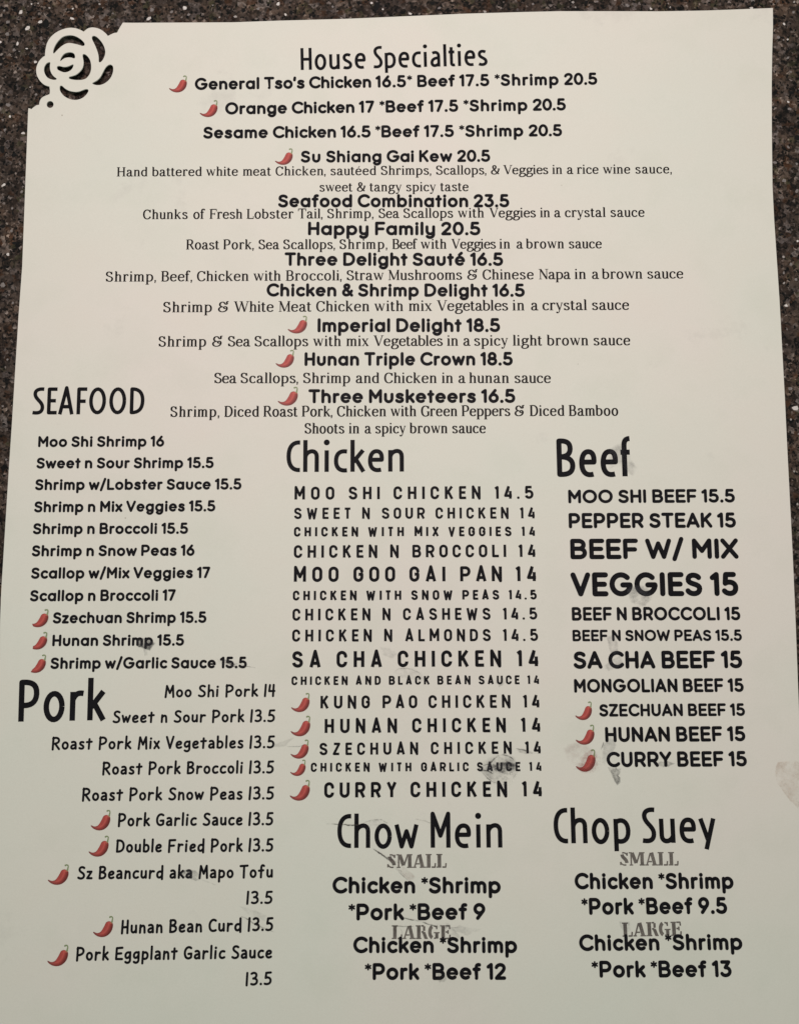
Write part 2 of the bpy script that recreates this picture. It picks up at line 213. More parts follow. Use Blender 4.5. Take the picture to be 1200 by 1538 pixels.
LIGHT_CHIPS=[(-111.32,147.78,0.61,1,1.3,50),(-105.52,144.68,0.68,1,1.5,15),(-109.17,142.82,0.72,1,1.3,60),(-114.97,140.96,0.65,0.5,1,0),(-111.91,137.87,0.57,1,1.6,80),(-109.12,136.43,0.34,0.9,1.8,0),(-106.43,132.33,0.46,1,1.2,20),(-96.16,145.71,0.57,1,1.6,-20),(-108.27,150.27,0.3,0.9,1,0),(-106.32,150.48,0.3,0.8,1,0),(-115.11,144.68,0.65,0.45,1.2,30),(-99.62,143.85,0.46,0.5,1.4,-40),(-117.02,138.49,0.49,0.9,1,0),(-112.82,136.02,0.57,0.35,1,0),(-111.24,135.61,0.29,0.6,1.5,0),(-102.93,149.03,0.34,0.7,1,0),(-96.06,148.82,0.3,0.9,1,0),(-63.13,149.03,0.68,1,1.4,-60),(-73.64,145.71,0.68,1,1.5,40),(-72.72,148.4,0.57,0.55,1.3,70),(-67.03,147.78,0.49,0.5,1.4,40),(-61.91,146.95,0.53,0.5,1.2,0),(-35.7,150.27,0.65,0.9,1.3,60),(-33.5,146.95,0.38,0.9,1.4,-50),(-48.19,146.33,0.46,0.8,1.6,0),(-41.56,148.82,0.49,0.6,1.2,0),(-8.24,150.56,0.42,0.9,1.2,0),(-4.9,148.61,0.36,1,1,0),(3.14,147.26,0.57,0.9,1.4,0),(25.09,147.86,0.49,0.8,1.3,0),(51.01,150.79,0.49,0.8,1.2,0),(67.07,149.85,0.57,0.6,1.3,-30),(73.91,148.82,0.46,0.9,1.5,-50),(51.76,149.23,0.3,0.8,1,0),(79.61,149.23,0.34,0.7,1.2,60),(103.52,148.98,0.53,0.9,1.5,0),(112.94,144.06,0.4,0.9,1.3,-60),(115.82,147.78,0.46,0.6,1,0),(116.14,150.89,0.38,0.7,1,0),(111.02,139.93,0.53,0.45,1,0),(112.55,139.11,0.3,0.6,1,0),(113.16,120.09,0.38,1,1.6,-40),(113.46,117.85,0.57,0.5,1.2,0),(112.62,106.33,0.57,0.6,1.6,-50),(108.58,101.71,0.61,0.5,1.5,0),(114.93,101.31,0.46,0.6,1,0),(111.07,96.31,0.65,0.55,1.2,0),(114.6,93.11,0.57,0.6,1.6,50),(114.19,78.24,0.38,1,1,0),(109.99,73.51,0.38,0.8,1,0),(112.01,71.35,0.49,0.5,1,0),(109.88,65.86,0.36,0.8,1.7,40),(113.35,66.84,0.46,0.4,1,0),(110.19,59.22,0.53,0.9,1.2,10),(111.66,29.56,0.84,1,1.5,5),(109.01,38.55,0.27,0.8,1,0),(110.38,35.1,0.61,0.35,1,0),(110.57,11.57,0.3,0.8,1,0),(110.22,26.33,0.3,0.7,1,0),(111.13,2.39,0.42,0.8,1,0),(-113.28,115.62,0.38,1,1.3,-60),(-109.21,110.57,0.53,1,1.3,5),(-114.29,94.91,0.65,1,1.6,35),(-113.9,119.07,0.72,0.4,1.6,-10),(-112.22,74.29,0.53,1,1.2,-60),(-111.51,87.94,0.42,0.5,1,0),(-109.02,92.91,0.49,0.4,1.3,60),(-105.87,122.32,0.49,0.45,1.2,30),(-107.7,124.56,0.3,0.7,1.3,0),(-114.57,111.58,0.49,0.45,1.2,60),(-115.27,114.61,0.38,0.4,1.5,-40),(-111.44,81.2,0.42,0.4,1,0),(-113.29,65.27,0.76,0.25,1,0),(-110.23,60,0.38,0.4,1,0),(-111.09,43.54,0.38,0.4,1,0),(-111.87,30.13,0.38,0.45,1,0),(-110.33,14.96,0.38,0.4,1,0),(-116.23,148.2,0.38,0.4,1,0),(-88.27,150.27,0.38,0.8,1,20),(-84.26,147.37,0.3,0.6,1,0),(-54.91,149.85,0.3,0.6,1,0),(-52.88,146.13,0.3,0.7,1,0),(-19.61,149.44,0.42,0.6,1,0),(11.76,149.03,0.53,0.45,1.3,40),(39.23,150.27,0.38,0.6,1,0)]
DARK_CHIPS=[(-112.92,148.61,0.95,1.4,60),(-103.05,146.75,0.84,1.3,0),(-103.74,144.26,1.14,1.8,-70),(-107.68,134.38,0.95,1.1,20),(-103.23,140.96,0.68,1,0),(-116.38,132.53,0.68,1,0),(-115.68,149.03,0.57,1,0),(-93.77,144.68,1.33,2.2,-65),(-113.73,149.23,0.65,1.2,0),(-45.87,148.4,0.76,1.2,60),(-31.75,147.57,0.68,1.3,-70),(-28.02,147.37,0.57,2,80),(-78.43,149.23,0.72,1.5,5),(-54.25,145.71,0.65,1.4,10),(-6.67,149.65,1.24,1.8,75),(-5.49,147.37,0.65,1.5,10),(16.46,148.2,0.76,1.2,40),(9.61,150.48,0.76,1.2,0),(115.44,109.15,0.95,1.2,0),(114.05,122.93,0.65,1.8,-5),(114.32,86.15,0.49,2.4,8),(111.81,130.08,0.42,1,0),(109.58,43.54,0.57,1.8,0),(109.46,21.39,0.65,1.4,0),(-109.83,124.15,0.84,1.2,20),(-111.57,104.12,0.76,1.2,20),(-115.1,105.53,1.14,1.8,-70),(-110.53,77.64,0.65,2,5),(-113.8,121.51,0.49,1.5,20),(-109.31,100.51,0.38,1,0),(-113.98,82.58,0.76,1.2,0),(-88.22,148.61,0.57,1.3,0),(76.5,150.27,0.57,1.2,0),(54.93,150.68,0.57,1.2,0),(103.97,150.48,0.76,1.2,50),(109.49,80.21,0.68,2,0)]
setup(CAM)
# lsb/rsb classes: r round, s stem, d diagonal/open ; skeleton commands, see stroke_glyph
FONT_Q = {  # rounded bold sans
'a':'rs E 190 255 190 195 0 360 M 380 450 L 380 60','b':'sr M 0 640 L 0 60 E 190 255 190 195 0 360','c':'rd E 190 255 190 195 48 312',
'd':'rs E 190 255 190 195 0 360 M 380 640 L 380 60','e':'rr W 118 M 5 262 L 375 262 W 0 E 190 258 186 192 0 308','f':'dd M 235 632 Q 100 665 100 520 L 100 60 M 0 440 L 215 440',
'g':'rs E 190 255 190 195 0 360 M 380 450 L 380 40 e 200 40 180 175 0 -150','h':'ss M 0 640 L 0 60 M 0 275 e 160 275 160 172 180 0 L 320 60',
'i':'ss M 0 440 L 0 60 D 0 610','k':'sd M 0 640 L 0 60 M 285 445 L 20 205 M 125 295 L 300 60','l':'ss M 0 640 L 0 60',
'm':'ss M 0 445 L 0 60 M 0 310 e 135 310 135 138 180 0 L 270 60 M 270 310 e 405 310 135 138 180 0 L 540 60','n':'ss M 0 445 L 0 60 M 0 275 e 160 275 160 172 180 0 L 320 60',
'o':'rr E 190 255 190 195 0 360','p':'sr M 0 445 L 0 -140 E 190 255 190 195 0 360','r':'sd M 0 445 L 0 60 M 0 300 e 150 300 150 145 180 78',
's':'rr M 285 400 C 240 465 50 475 40 365 C 35 250 300 290 295 155 C 285 25 60 35 10 125','t':'dd M 100 590 L 100 60 M 0 440 L 205 440',
'u':'ss M 0 445 L 0 225 e 160 225 160 168 180 360 L 320 445 L 320 225','v':'dd M 0 445 L 165 60 L 330 445','w':'dd M 0 445 L 135 60 L 270 410 L 405 60 L 540 445',
'x':'dd M 0 445 L 310 60 M 310 445 L 0 60','y':'ss M 0 445 L 0 225 e 160 225 160 165 180 360 M 320 445 L 320 40 e 145 40 175 175 0 -140','z':'dd M 0 445 L 280 445 L 0 60 L 290 60',
'é':'rr W 118 M 5 262 L 375 262 W 0 E 190 258 186 192 0 308 M 160 580 L 270 680','’':'dd M 20 640 L 0 500',"A":'dd M 0 60 L 240 640 L 480 60 M 85 215 L 395 215',
'B':'sr M 0 350 L 0 640 L 210 640 e 210 500 150 140 90 -90 L 0 360 L 0 60 L 235 60 e 235 210 160 150 -90 90','C':'rd E 290 350 290 290 44 316','D':'sr M 0 350 L 0 640 L 170 640 e 170 350 290 290 90 -90 L 0 60 L 0 350',
'E':'sd M 350 640 L 0 640 L 0 60 L 350 60 M 0 352 L 310 352','F':'sd M 345 640 L 0 640 L 0 60 M 0 330 L 310 330','G':'rr E 290 350 290 290 45 350 L 575 330 L 345 330',
'H':'ss M 0 640 L 0 60 M 400 640 L 400 60 M 0 350 L 400 350','I':'ss M 0 640 L 0 60','K':'sd M 0 640 L 0 60 M 370 640 L 20 300 M 140 400 L 385 60','L':'sd M 0 640 L 0 60 L 320 60',
'M':'ss M 0 60 L 0 640 L 245 270 L 490 640 L 490 60','N':'ss M 0 60 L 0 640 L 400 60 L 400 640','O':'rr E 290 350 290 290 0 360','P':'sr M 0 60 L 0 640 L 215 640 e 215 465 175 175 90 -90 L 0 290',
'R':'sr M 0 60 L 0 640 L 215 640 e 215 465 175 175 90 -90 L 0 290 M 220 290 L 385 60','S':'rr M 365 550 C 310 640 50 670 30 500 C 10 320 395 390 385 205 C 375 20 90 20 10 145',
'T':'dd M 0 640 L 430 640 M 215 640 L 215 60','U':'ss M 0 640 L 0 260 e 200 260 200 200 180 360 L 400 640','V':'dd M 0 640 L 235 60 L 470 640','W':'dd M 0 640 L 175 60 L 350 540 L 525 60 L 700 640',
'X':'dd M 0 640 L 430 60 M 430 640 L 0 60','Y':'dd M 0 640 L 215 330 L 430 640 M 215 330 L 215 60','Z':'dd M 0 640 L 390 640 L 0 60 L 400 60',
'0':'rr E 195 350 195 290 0 360','1':'ds M 0 545 L 130 640 L 130 60','2':'rr M 10 520 C 70 690 370 670 345 470 C 325 350 110 200 10 60 L 355 60','3':'rr M 20 640 L 320 640 L 160 400 C 420 410 420 70 160 60 C 80 60 30 90 0 140',
'5':'rr M 310 640 L 60 640 L 35 370 C 120 440 365 420 365 240 C 365 20 90 20 0 140','6':'rr E 180 240 180 180 0 360 M 260 640 L 25 335','7':'dd M 0 640 L 340 640 L 110 60','8':'rr E 185 490 150 150 0 360 E 185 215 185 155 0 360',
'9':'rr E 180 460 180 180 0 360 M 335 365 L 105 60','.':'rr D 0 66','*':'dd W 82 M 110 665 L 110 435 M 5 605 L 215 495 M 215 605 L 5 495','/':'dd M 0 -20 L 240 700',
'&':'rd M 430 60 L 95 465 C 20 580 110 645 190 640 C 300 630 310 520 240 440 C 160 380 5 340 5 210 C 5 20 300 -10 420 300',',':'dd M 20 70 L -10 -30'}
FONT_D = {  # narrow technical capitals
'A':'dd M 0 0 L 180 700 L 360 0 M 70 175 L 290 175','B':'sr M 0 350 L 0 643 L 190 643 e 190 505 135 138 90 -90 L 0 365 L 0 57 L 205 57 e 205 210 145 155 -90 90','C':'rr M 330 470 L 330 490 e 165 478 165 165 0 180 L 0 222 e 165 222 165 165 180 360 L 330 235',
'D':'sr M 0 350 L 0 643 L 150 643 e 150 443 190 200 90 0 L 340 257 e 150 257 190 200 0 -90 L 0 57 L 0 350','E':'sd M 320 643 L 0 643 L 0 57 L 320 57 M 0 357 L 280 357','F':'sd M 320 643 L 0 643 L 0 0',
'G':'rr M 330 500 e 165 478 165 165 0 180 L 0 222 e 165 222 165 165 180 360 L 330 345 L 175 345','H':'ss M 0 700 L 0 0 M 330 700 L 330 0 M 0 355 L 330 355','I':'ss M 0 700 L 0 0','K':'sd M 0 700 L 0 0 M 320 700 L 30 290 M 120 400 L 330 0','L':'sd M 0 700 L 0 57 L 310 57',
'M':'ss M 0 0 L 0 690 L 215 230 L 430 690 L 430 0','N':'ss M 0 0 L 0 680 L 340 20 L 340 700','O':'rr M 0 350 L 0 478 e 168 478 168 165 180 0 L 336 222 e 168 222 168 165 0 -180 L 0 350','P':'sr M 0 0 L 0 643 L 190 643 e 190 470 160 173 90 -90 L 0 297','R':'sr M 0 0 L 0 643 L 190 643 e 190 475 155 168 90 -90 L 0 307 M 185 307 L 345 0',
'S':'rr M 325 490 C 320 670 10 700 10 500 C 10 310 340 400 340 195 C 340 0 5 20 5 205','T':'dd M 0 643 L 360 643 M 180 643 L 180 0','U':'ss M 0 700 L 0 222 e 168 222 168 165 180 360 L 336 700','V':'dd M 0 700 L 180 10 L 360 700','W':'dd M 0 700 L 130 20 L 265 560 L 400 20 L 530 700','X':'dd M 0 700 L 350 0 M 350 700 L 0 0','Y':'dd M 0 700 L 175 330 L 350 700 M 175 330 L 175 0','Z':'dd M 0 643 L 310 643 L 0 57 L 320 57',
'1':'ds M 0 560 L 125 643 L 125 0','4':'dd M 190 700 L 0 170 L 360 170 M 275 430 L 275 0','5':'rr M 310 643 L 30 643 L 15 350 C 90 460 335 450 335 240 C 335 10 30 10 0 180','.':'rr D 0 55'}
FONT_H = {  # tall narrow heading face
'C':'rd M 250 655 C 90 670 0 560 0 350 C 0 140 90 30 250 45','h':'ss M 0 710 L 0 0 M 0 330 C 20 480 250 520 250 340 L 250 0','i':'ss M 0 480 L 0 0 D 0 655','c':'rd M 240 450 C 80 480 0 400 0 240 C 0 80 90 10 240 35','k':'sd M 0 710 L 0 0 M 230 480 L 15 215 M 75 275 L 240 0',
'e':'rr M 5 265 L 255 265 C 265 400 220 455 140 455 C 40 455 0 350 0 240 C 0 80 90 5 240 45','n':'ss M 0 480 L 0 0 M 0 330 C 20 480 250 520 250 340 L 250 0','o':'rr E 140 240 140 215 0 360','w':'dd M 0 480 L 110 30 L 215 340 L 320 30 L 430 480','s':'rr M 220 430 C 90 490 20 430 20 360 C 20 240 230 250 230 125 C 230 20 90 10 0 55','p':'sr M 0 480 L 0 -160 M 0 400 C 60 480 260 480 260 240 C 260 0 60 10 0 60',
'a':'rs M 20 430 C 110 480 220 460 220 330 L 220 0 M 220 280 C 60 280 0 210 0 125 C 0 0 160 10 220 110','l':'ss M 0 710 L 0 0','t':'dd M 90 610 L 90 120 C 90 40 130 30 200 45 M 0 455 L 190 455','r':'sd M 0 480 L 0 0 M 0 340 C 40 440 90 470 190 450','u':'ss M 0 480 L 0 150 C 0 -10 190 10 235 130 M 240 480 L 240 0','f':'dd M 220 690 C 130 690 100 640 100 560 L 100 0 M 20 440 L 215 440','y':'dd M 0 480 L 140 60 M 275 480 L 100 -130',
'H':'ss M 0 700 L 0 0 M 260 700 L 260 0 M 0 340 L 260 340','S':'dd M 270 655 C 90 680 20 590 60 480 C 100 370 250 310 240 170 C 230 30 110 30 0 50','P':'sr M 0 0 L 0 655 C 130 660 270 650 265 460 C 260 280 120 260 0 270','M':'ss M 0 0 L 0 700 L 165 250 L 335 700 L 335 0','B':'sr M 0 350 L 0 655 C 130 660 235 640 230 510 C 225 390 120 365 0 365 C 130 365 280 340 275 200 C 270 50 130 40 0 45 L 0 350','E':'sd M 200 655 L 0 655 L 0 45 L 200 45 M 0 355 L 170 355','A':'dd M 0 0 L 150 690 L 300 0 M 50 200 L 250 200','F':'sd M 205 655 L 0 655 L 0 0 M 0 340 L 175 340','O':'rr E 165 350 165 305 0 360','D':'sr M 0 350 L 0 655 C 190 660 270 540 270 350 C 270 160 190 40 0 45 L 0 350'}
FONT_K = {  # casual pen lettering
'a':'rs M 40 400 C 120 440 230 430 235 300 L 245 50 M 235 250 C 110 260 10 220 10 130 C 10 20 180 20 240 150','b':'sr M 10 660 L 0 60 M 5 310 C 60 430 260 420 255 220 C 250 20 60 20 0 80','c':'rd M 240 380 C 110 440 0 340 0 210 C 0 50 130 20 240 90','d':'rs M 250 330 C 160 420 0 370 0 200 C 0 20 190 20 255 180 M 265 660 L 260 -20','e':'rr M 10 230 C 100 210 250 240 240 330 C 220 430 10 420 5 210 C 0 40 130 20 245 90',
'f':'dd M 270 620 C 180 700 120 620 125 500 L 110 30 M 0 370 L 230 390','g':'rs M 240 350 C 160 440 0 380 5 220 C 10 60 190 80 240 260 M 250 400 L 250 10 C 240 -150 80 -160 10 -90','h':'ss M 20 660 L 0 30 M 5 260 C 60 410 240 450 240 250 L 245 40','i':'ss M 15 410 L 0 50 D 30 570','k':'sd M 20 690 L 0 40 M 215 400 L 15 210 M 70 240 L 240 50','l':'ss M 15 670 L 0 50','m':'ss M 10 410 L 0 50 M 5 270 C 60 420 190 420 190 240 L 190 50 M 190 250 C 250 420 380 420 380 240 L 385 50',
'n':'ss M 20 410 L 0 40 M 5 260 C 70 410 230 450 230 250 L 240 40','o':'rr E 130 220 130 170 0 360','p':'sr M 20 410 L 0 -170 M 10 300 C 70 430 270 410 265 220 C 260 30 80 30 10 90','r':'sd M 15 410 L 0 40 M 5 240 C 50 370 120 420 220 380','s':'rr M 200 390 C 110 430 20 400 30 320 C 50 230 210 230 205 130 C 200 30 70 30 0 80','t':'dd M 130 560 L 110 40 M 0 400 L 250 420','u':'ss M 10 400 L 5 170 C 20 20 180 30 225 180 M 235 400 L 240 60','w':'dd M 0 400 L 80 60 L 185 330 L 270 60 L 380 400','x':'dd M 0 400 L 230 50 M 220 410 L 0 40','z':'dd M 10 390 L 215 395 L 0 60 L 230 55',
'M':'ss M 0 10 L 60 640 L 220 240 L 370 650 L 400 20','S':'rr M 300 590 C 190 680 40 620 50 500 C 70 350 310 350 300 180 C 280 20 90 20 0 90','P':'sr M 20 660 L 0 10 M 0 600 C 150 700 330 620 320 470 C 310 330 130 270 20 280','R':'sr M 20 660 L 0 10 M 0 600 C 150 700 330 620 310 480 C 290 360 130 320 20 320 M 110 330 L 330 30','B':'sr M 20 640 L 0 40 M 0 600 C 140 680 280 630 270 520 C 260 400 130 370 20 360 C 170 370 310 320 300 200 C 290 60 130 30 0 50','G':'rr M 330 570 C 170 700 0 550 0 320 C 0 60 180 -10 330 110 L 340 290 L 190 280','D':'sr M 20 640 L 0 50 M 0 610 C 230 690 360 520 350 330 C 340 120 180 30 0 60','F':'sd M 320 630 L 20 620 L 0 10 M 10 330 L 260 345','H':'ss M 30 650 L 0 20 M 290 660 L 280 30 M 10 320 L 285 340','C':'rd M 320 570 C 170 700 0 540 0 320 C 0 60 160 10 320 90','E':'sd M 310 630 L 20 610 L 0 60 L 310 60 M 10 330 L 260 345','T':'dd M 0 620 L 370 640 M 190 620 L 175 20','V':'dd M 0 650 L 170 50 L 340 660','A':'dd M 0 40 L 170 640 L 340 40',
'1':'ds M 40 660 L 0 20','3':'rr M 20 610 C 120 690 270 650 260 520 C 250 410 160 370 100 360 C 220 370 300 300 280 190 C 260 50 90 20 0 80','4':'dd M 70 640 L 30 300 L 300 310 M 260 650 L 230 20','5':'rr M 310 640 L 90 630 L 50 370 C 170 430 310 350 290 200 C 270 40 90 20 0 70','.':'rr D 0 62'}
FONT_L = {  # serif
'a':'rd M 60 395 C 80 510 270 520 275 350 L 275 80 C 280 10 350 0 380 50 M 275 285 C 140 270 40 220 45 115 C 50 -15 220 -15 275 100 D 75 385','b':'sr M 60 700 L 60 30 S 25 705 80 M 60 390 C 120 510 350 510 350 245 C 350 -20 120 -20 60 70','c':'rd M 310 375 C 270 510 40 520 40 240 C 40 -25 250 -25 335 105 D 300 380','d':'rd M 310 700 L 310 0 S 275 705 80 S 345 12 90 M 310 390 C 250 510 35 510 35 245 C 35 -20 250 -20 310 80','e':'rr M 50 270 L 345 270 C 350 530 40 560 40 240 C 40 -30 260 -30 345 105',
'f':'dd M 100 0 L 100 560 C 100 720 190 740 260 680 M 0 475 L 220 475 S 105 12 200 D 250 665','g':'rd E 170 335 125 145 0 360 M 265 430 L 350 470 M 100 215 C 30 170 50 90 140 80 L 250 70 C 390 55 370 -80 320 -130 C 240 -220 10 -220 10 -90 C 10 -20 60 20 120 80 D 360 450','h':'ss M 60 700 L 60 0 S 25 705 80 S 60 12 190 M 60 370 C 110 490 290 530 290 340 L 290 0 S 290 12 180','i':'ss M 60 490 L 60 0 S 25 485 80 S 60 12 190 D 55 650','k':'sd M 60 700 L 60 0 S 25 705 80 S 60 12 180 W 56 M 310 480 L 75 215 W 110 M 150 290 L 330 10 S 300 485 150 S 330 12 150','l':'ss M 60 700 L 60 0 S 25 705 80 S 60 12 190',
'm':'ss M 60 490 L 60 0 S 25 485 80 S 60 12 180 M 60 370 C 110 490 275 530 275 340 L 275 0 S 275 12 170 M 275 370 C 325 490 490 530 490 340 L 490 0 S 490 12 180','n':'ss M 60 490 L 60 0 S 25 485 80 S 60 12 180 M 60 370 C 110 490 290 530 290 340 L 290 0 S 290 12 180','o':'rr E 190 245 150 235 0 360','p':'sr M 60 490 L 60 -210 S 25 485 80 S 60 -205 190 M 60 390 C 120 510 350 510 350 245 C 350 -20 120 -20 60 70','r':'sd M 60 490 L 60 0 S 25 485 80 S 65 12 200 M 60 350 C 90 450 150 500 250 475 D 245 435','s':'rr M 265 370 C 240 500 50 500 50 380 C 50 260 285 270 285 130 C 285 -20 60 -20 40 120 W 56 M 268 480 L 268 370 M 38 10 L 38 120','t':'dd M 100 620 L 100 100 C 105 -5 190 0 240 60 M 0 475 L 225 475',
'u':'sd M 60 480 L 60 140 C 60 -30 240 -10 290 110 M 290 480 L 290 0 S 25 485 80 S 255 485 80 S 330 12 90','v':'dd W 108 M 50 480 L 190 20 W 56 M 190 20 L 320 480 S 50 485 150 S 320 485 120','w':'dd W 108 M 50 480 L 180 20 W 56 M 180 20 L 290 460 W 108 M 280 470 L 410 20 W 56 M 410 20 L 520 480 S 50 485 150 S 270 485 120 S 520 485 120','x':'dd W 108 M 40 480 L 310 10 W 56 M 300 480 L 50 10 S 50 485 150 S 300 485 130 S 50 12 130 S 305 12 150','y':'dd W 108 M 50 480 L 195 30 W 56 M 325 480 L 170 -60 C 140 -180 80 -200 30 -170 S 50 485 150 S 325 485 120 D 45 -150','é':'rr M 50 270 L 345 270 C 350 530 40 560 40 240 C 40 -30 260 -30 345 105 W 55 M 170 560 L 260 690',
'B':'sr M 80 690 L 80 10 S 60 688 160 S 60 12 160 M 80 690 L 220 690 C 400 690 400 370 220 370 L 80 370 M 220 370 C 450 360 450 10 220 10 L 80 10','C':'rd M 450 490 C 420 720 50 780 50 350 C 50 -80 400 -60 455 180 W 56 M 455 680 L 455 480','D':'sr M 80 690 L 80 10 S 60 688 160 S 60 12 160 M 80 690 L 200 690 C 520 690 520 10 200 10 L 80 10','F':'sd M 80 690 L 80 10 S 60 688 160 S 80 12 200 M 80 690 L 410 690 W 56 M 410 700 L 410 540 W 0 M 80 360 L 300 360 W 56 M 300 440 L 300 280','G':'rd M 450 500 C 420 720 50 780 50 350 C 50 -80 350 -40 440 90 L 440 300 S 430 300 180 W 56 M 455 680 L 455 500','H':'ss M 80 690 L 80 10 M 430 690 L 430 10 S 80 688 200 S 80 12 200 S 430 688 200 S 430 12 200 M 80 360 L 430 360','L':'sd M 80 690 L 80 10 S 80 688 200 S 60 12 160 M 80 10 L 400 10 W 56 M 400 0 L 400 180',
'M':'ss W 56 M 80 690 L 80 10 W 118 M 90 690 L 320 30 W 56 M 320 30 L 550 690 W 118 M 550 690 L 550 10 S 60 688 160 S 80 12 170 S 560 688 150 S 550 12 200','N':'ss W 56 M 80 690 L 80 10 W 118 M 80 690 L 440 20 W 56 M 440 0 L 440 690 S 60 688 160 S 80 12 170 S 440 688 180','P':'sr M 80 690 L 80 10 S 60 688 160 S 80 12 200 M 80 690 L 230 690 C 440 690 440 310 230 310 L 80 310','R':'sd M 80 690 L 80 10 S 60 688 160 S 80 12 200 M 80 690 L 230 690 C 420 690 420 350 230 350 L 80 350 W 110 M 240 350 L 430 20 S 450 12 120','S':'rr M 350 500 C 320 720 60 720 60 520 C 60 330 380 380 380 190 C 380 -40 80 -40 50 190 W 56 M 352 680 L 352 500 M 48 20 L 48 190','T':'dd M 240 690 L 240 10 M 10 690 L 470 690 S 240 12 200 W 56 M 10 700 L 10 520 M 470 700 L 470 520','V':'dd W 118 M 60 690 L 270 10 W 56 M 270 10 L 470 690 S 60 688 190 S 470 688 160','W':'dd W 118 M 60 690 L 240 10 W 56 M 240 10 L 400 650 W 118 M 390 690 L 570 10 W 56 M 570 10 L 740 690 S 60 688 190 S 380 688 170 S 740 688 160',
'&':'rd M 480 420 C 460 200 330 10 190 10 C 40 10 10 130 30 200 C 60 320 290 370 290 550 C 290 710 110 720 110 560 C 110 400 350 120 480 20 S 470 430 150',',':'dd W 72 M 30 50 L -5 -110 D 12 45'}
AMP_F = 'rd M 250 340 C 120 360 60 420 80 530 C 110 680 290 690 330 600 M 250 340 C 60 330 0 230 30 130 C 70 -30 350 -30 440 130 C 510 260 440 400 330 340 C 260 280 330 200 400 230 M 330 600 C 400 450 500 520 470 600 C 440 680 520 710 560 680'
FONT_T = {  # stencil slab
'S':'rr W 196 M 140 590 C 140 400 380 350 370 130 W 76 M 150 670 C 300 720 380 600 400 520 M 400 690 L 400 520 M 340 30 C 180 -20 80 100 60 190 M 60 20 L 60 190','M':'ss W 84 M 90 670 L 90 20 W 196 M 150 680 L 330 120 W 84 M 360 120 L 540 680 W 196 M 640 700 L 640 0 S 60 680 170 S 90 20 180 S 640 680 270 S 640 20 270','A':'dd W 84 M 80 20 L 270 670 W 196 M 330 690 L 480 0 W 76 M 150 200 L 330 200 S 80 20 180 S 480 20 290','L':'sd W 204 M 130 700 L 130 0 W 84 M 270 20 L 440 20 L 460 230 S 130 680 300 S 100 20 240',
'R':'sd W 204 M 130 700 L 130 0 S 110 680 260 S 120 20 270 W 130 M 390 660 L 390 420 W 84 M 260 680 L 380 680 M 260 360 L 380 370 W 176 M 370 340 L 480 20 S 500 20 140','G':'rs W 190 M 230 640 C 70 570 70 130 230 60 W 80 M 310 675 C 400 680 440 620 450 520 M 450 700 L 450 500 M 310 25 L 400 35 W 180 M 450 330 L 450 10 S 450 320 290','E':'sd W 204 M 130 700 L 130 0 S 110 680 260 S 110 20 260 W 84 M 260 680 L 440 680 L 455 500 M 260 20 L 450 20 L 470 220 M 250 360 L 370 360 M 370 460 L 370 260'}


# ------------------------------------------------------------------ material helpers
class Nodes:
    def __init__(s, name):
        s.m = bpy.data.materials.new(name)
        s.m.use_nodes = True
        s.t = s.m.node_tree
        s.b = s.t.nodes['Principled BSDF']
    def n(s, kind, **kw):
        o = s.t.nodes.new(kind)
        for k, v in kw.items():
            if k in o.inputs.keys():
                o.inputs[k].default_value = v
            else:
                setattr(o, k, v)
        return o
    def l(s, a, b):
        s.t.links.new(a, b)
    def ramp(s, fac, stops, interp='LINEAR'):
        r = s.n('ShaderNodeValToRGB')
        r.color_ramp.interpolation = interp
        e = r.color_ramp.elements
        while len(e) > 1:
            e.remove(e[-1])
        e[0].position, e[0].color = stops[0][0], (*stops[0][1], 1)
        for p, c in stops[1:]:
            q = e.new(p)
            q.color = (*c, 1)
        s.l(fac, r.inputs[0])
        return r.outputs[0]
    def mix(s, fac, a, b, blend='MIX'):
        x = s.n('ShaderNodeMix', data_type='RGBA', blend_type=blend)
        for i, v in ((0, fac), (6, a), (7, b)):
            if hasattr(v, 'links'):
                s.l(v, x.inputs[i])
            else:
                x.inputs[i].default_value = v if i == 0 else (*v, 1)
        return x.outputs[2]
    def noise(s, vec, scale, detail=3, rough=.5, off=0.):
        o = s.n('ShaderNodeTexNoise', Scale=scale, Detail=detail, Roughness=rough)
        if off:
            m = s.n('ShaderNodeVectorMath', operation='ADD')
            s.l(vec, m.inputs[0])
            m.inputs[1].default_value = (off, off * .7, off * .3)
            vec = m.outputs[0]
        s.l(vec, o.inputs['Vector'])
        return o.outputs['Fac']
    def coords(s):
        return s.n('ShaderNodeTexCoord').outputs['Object']

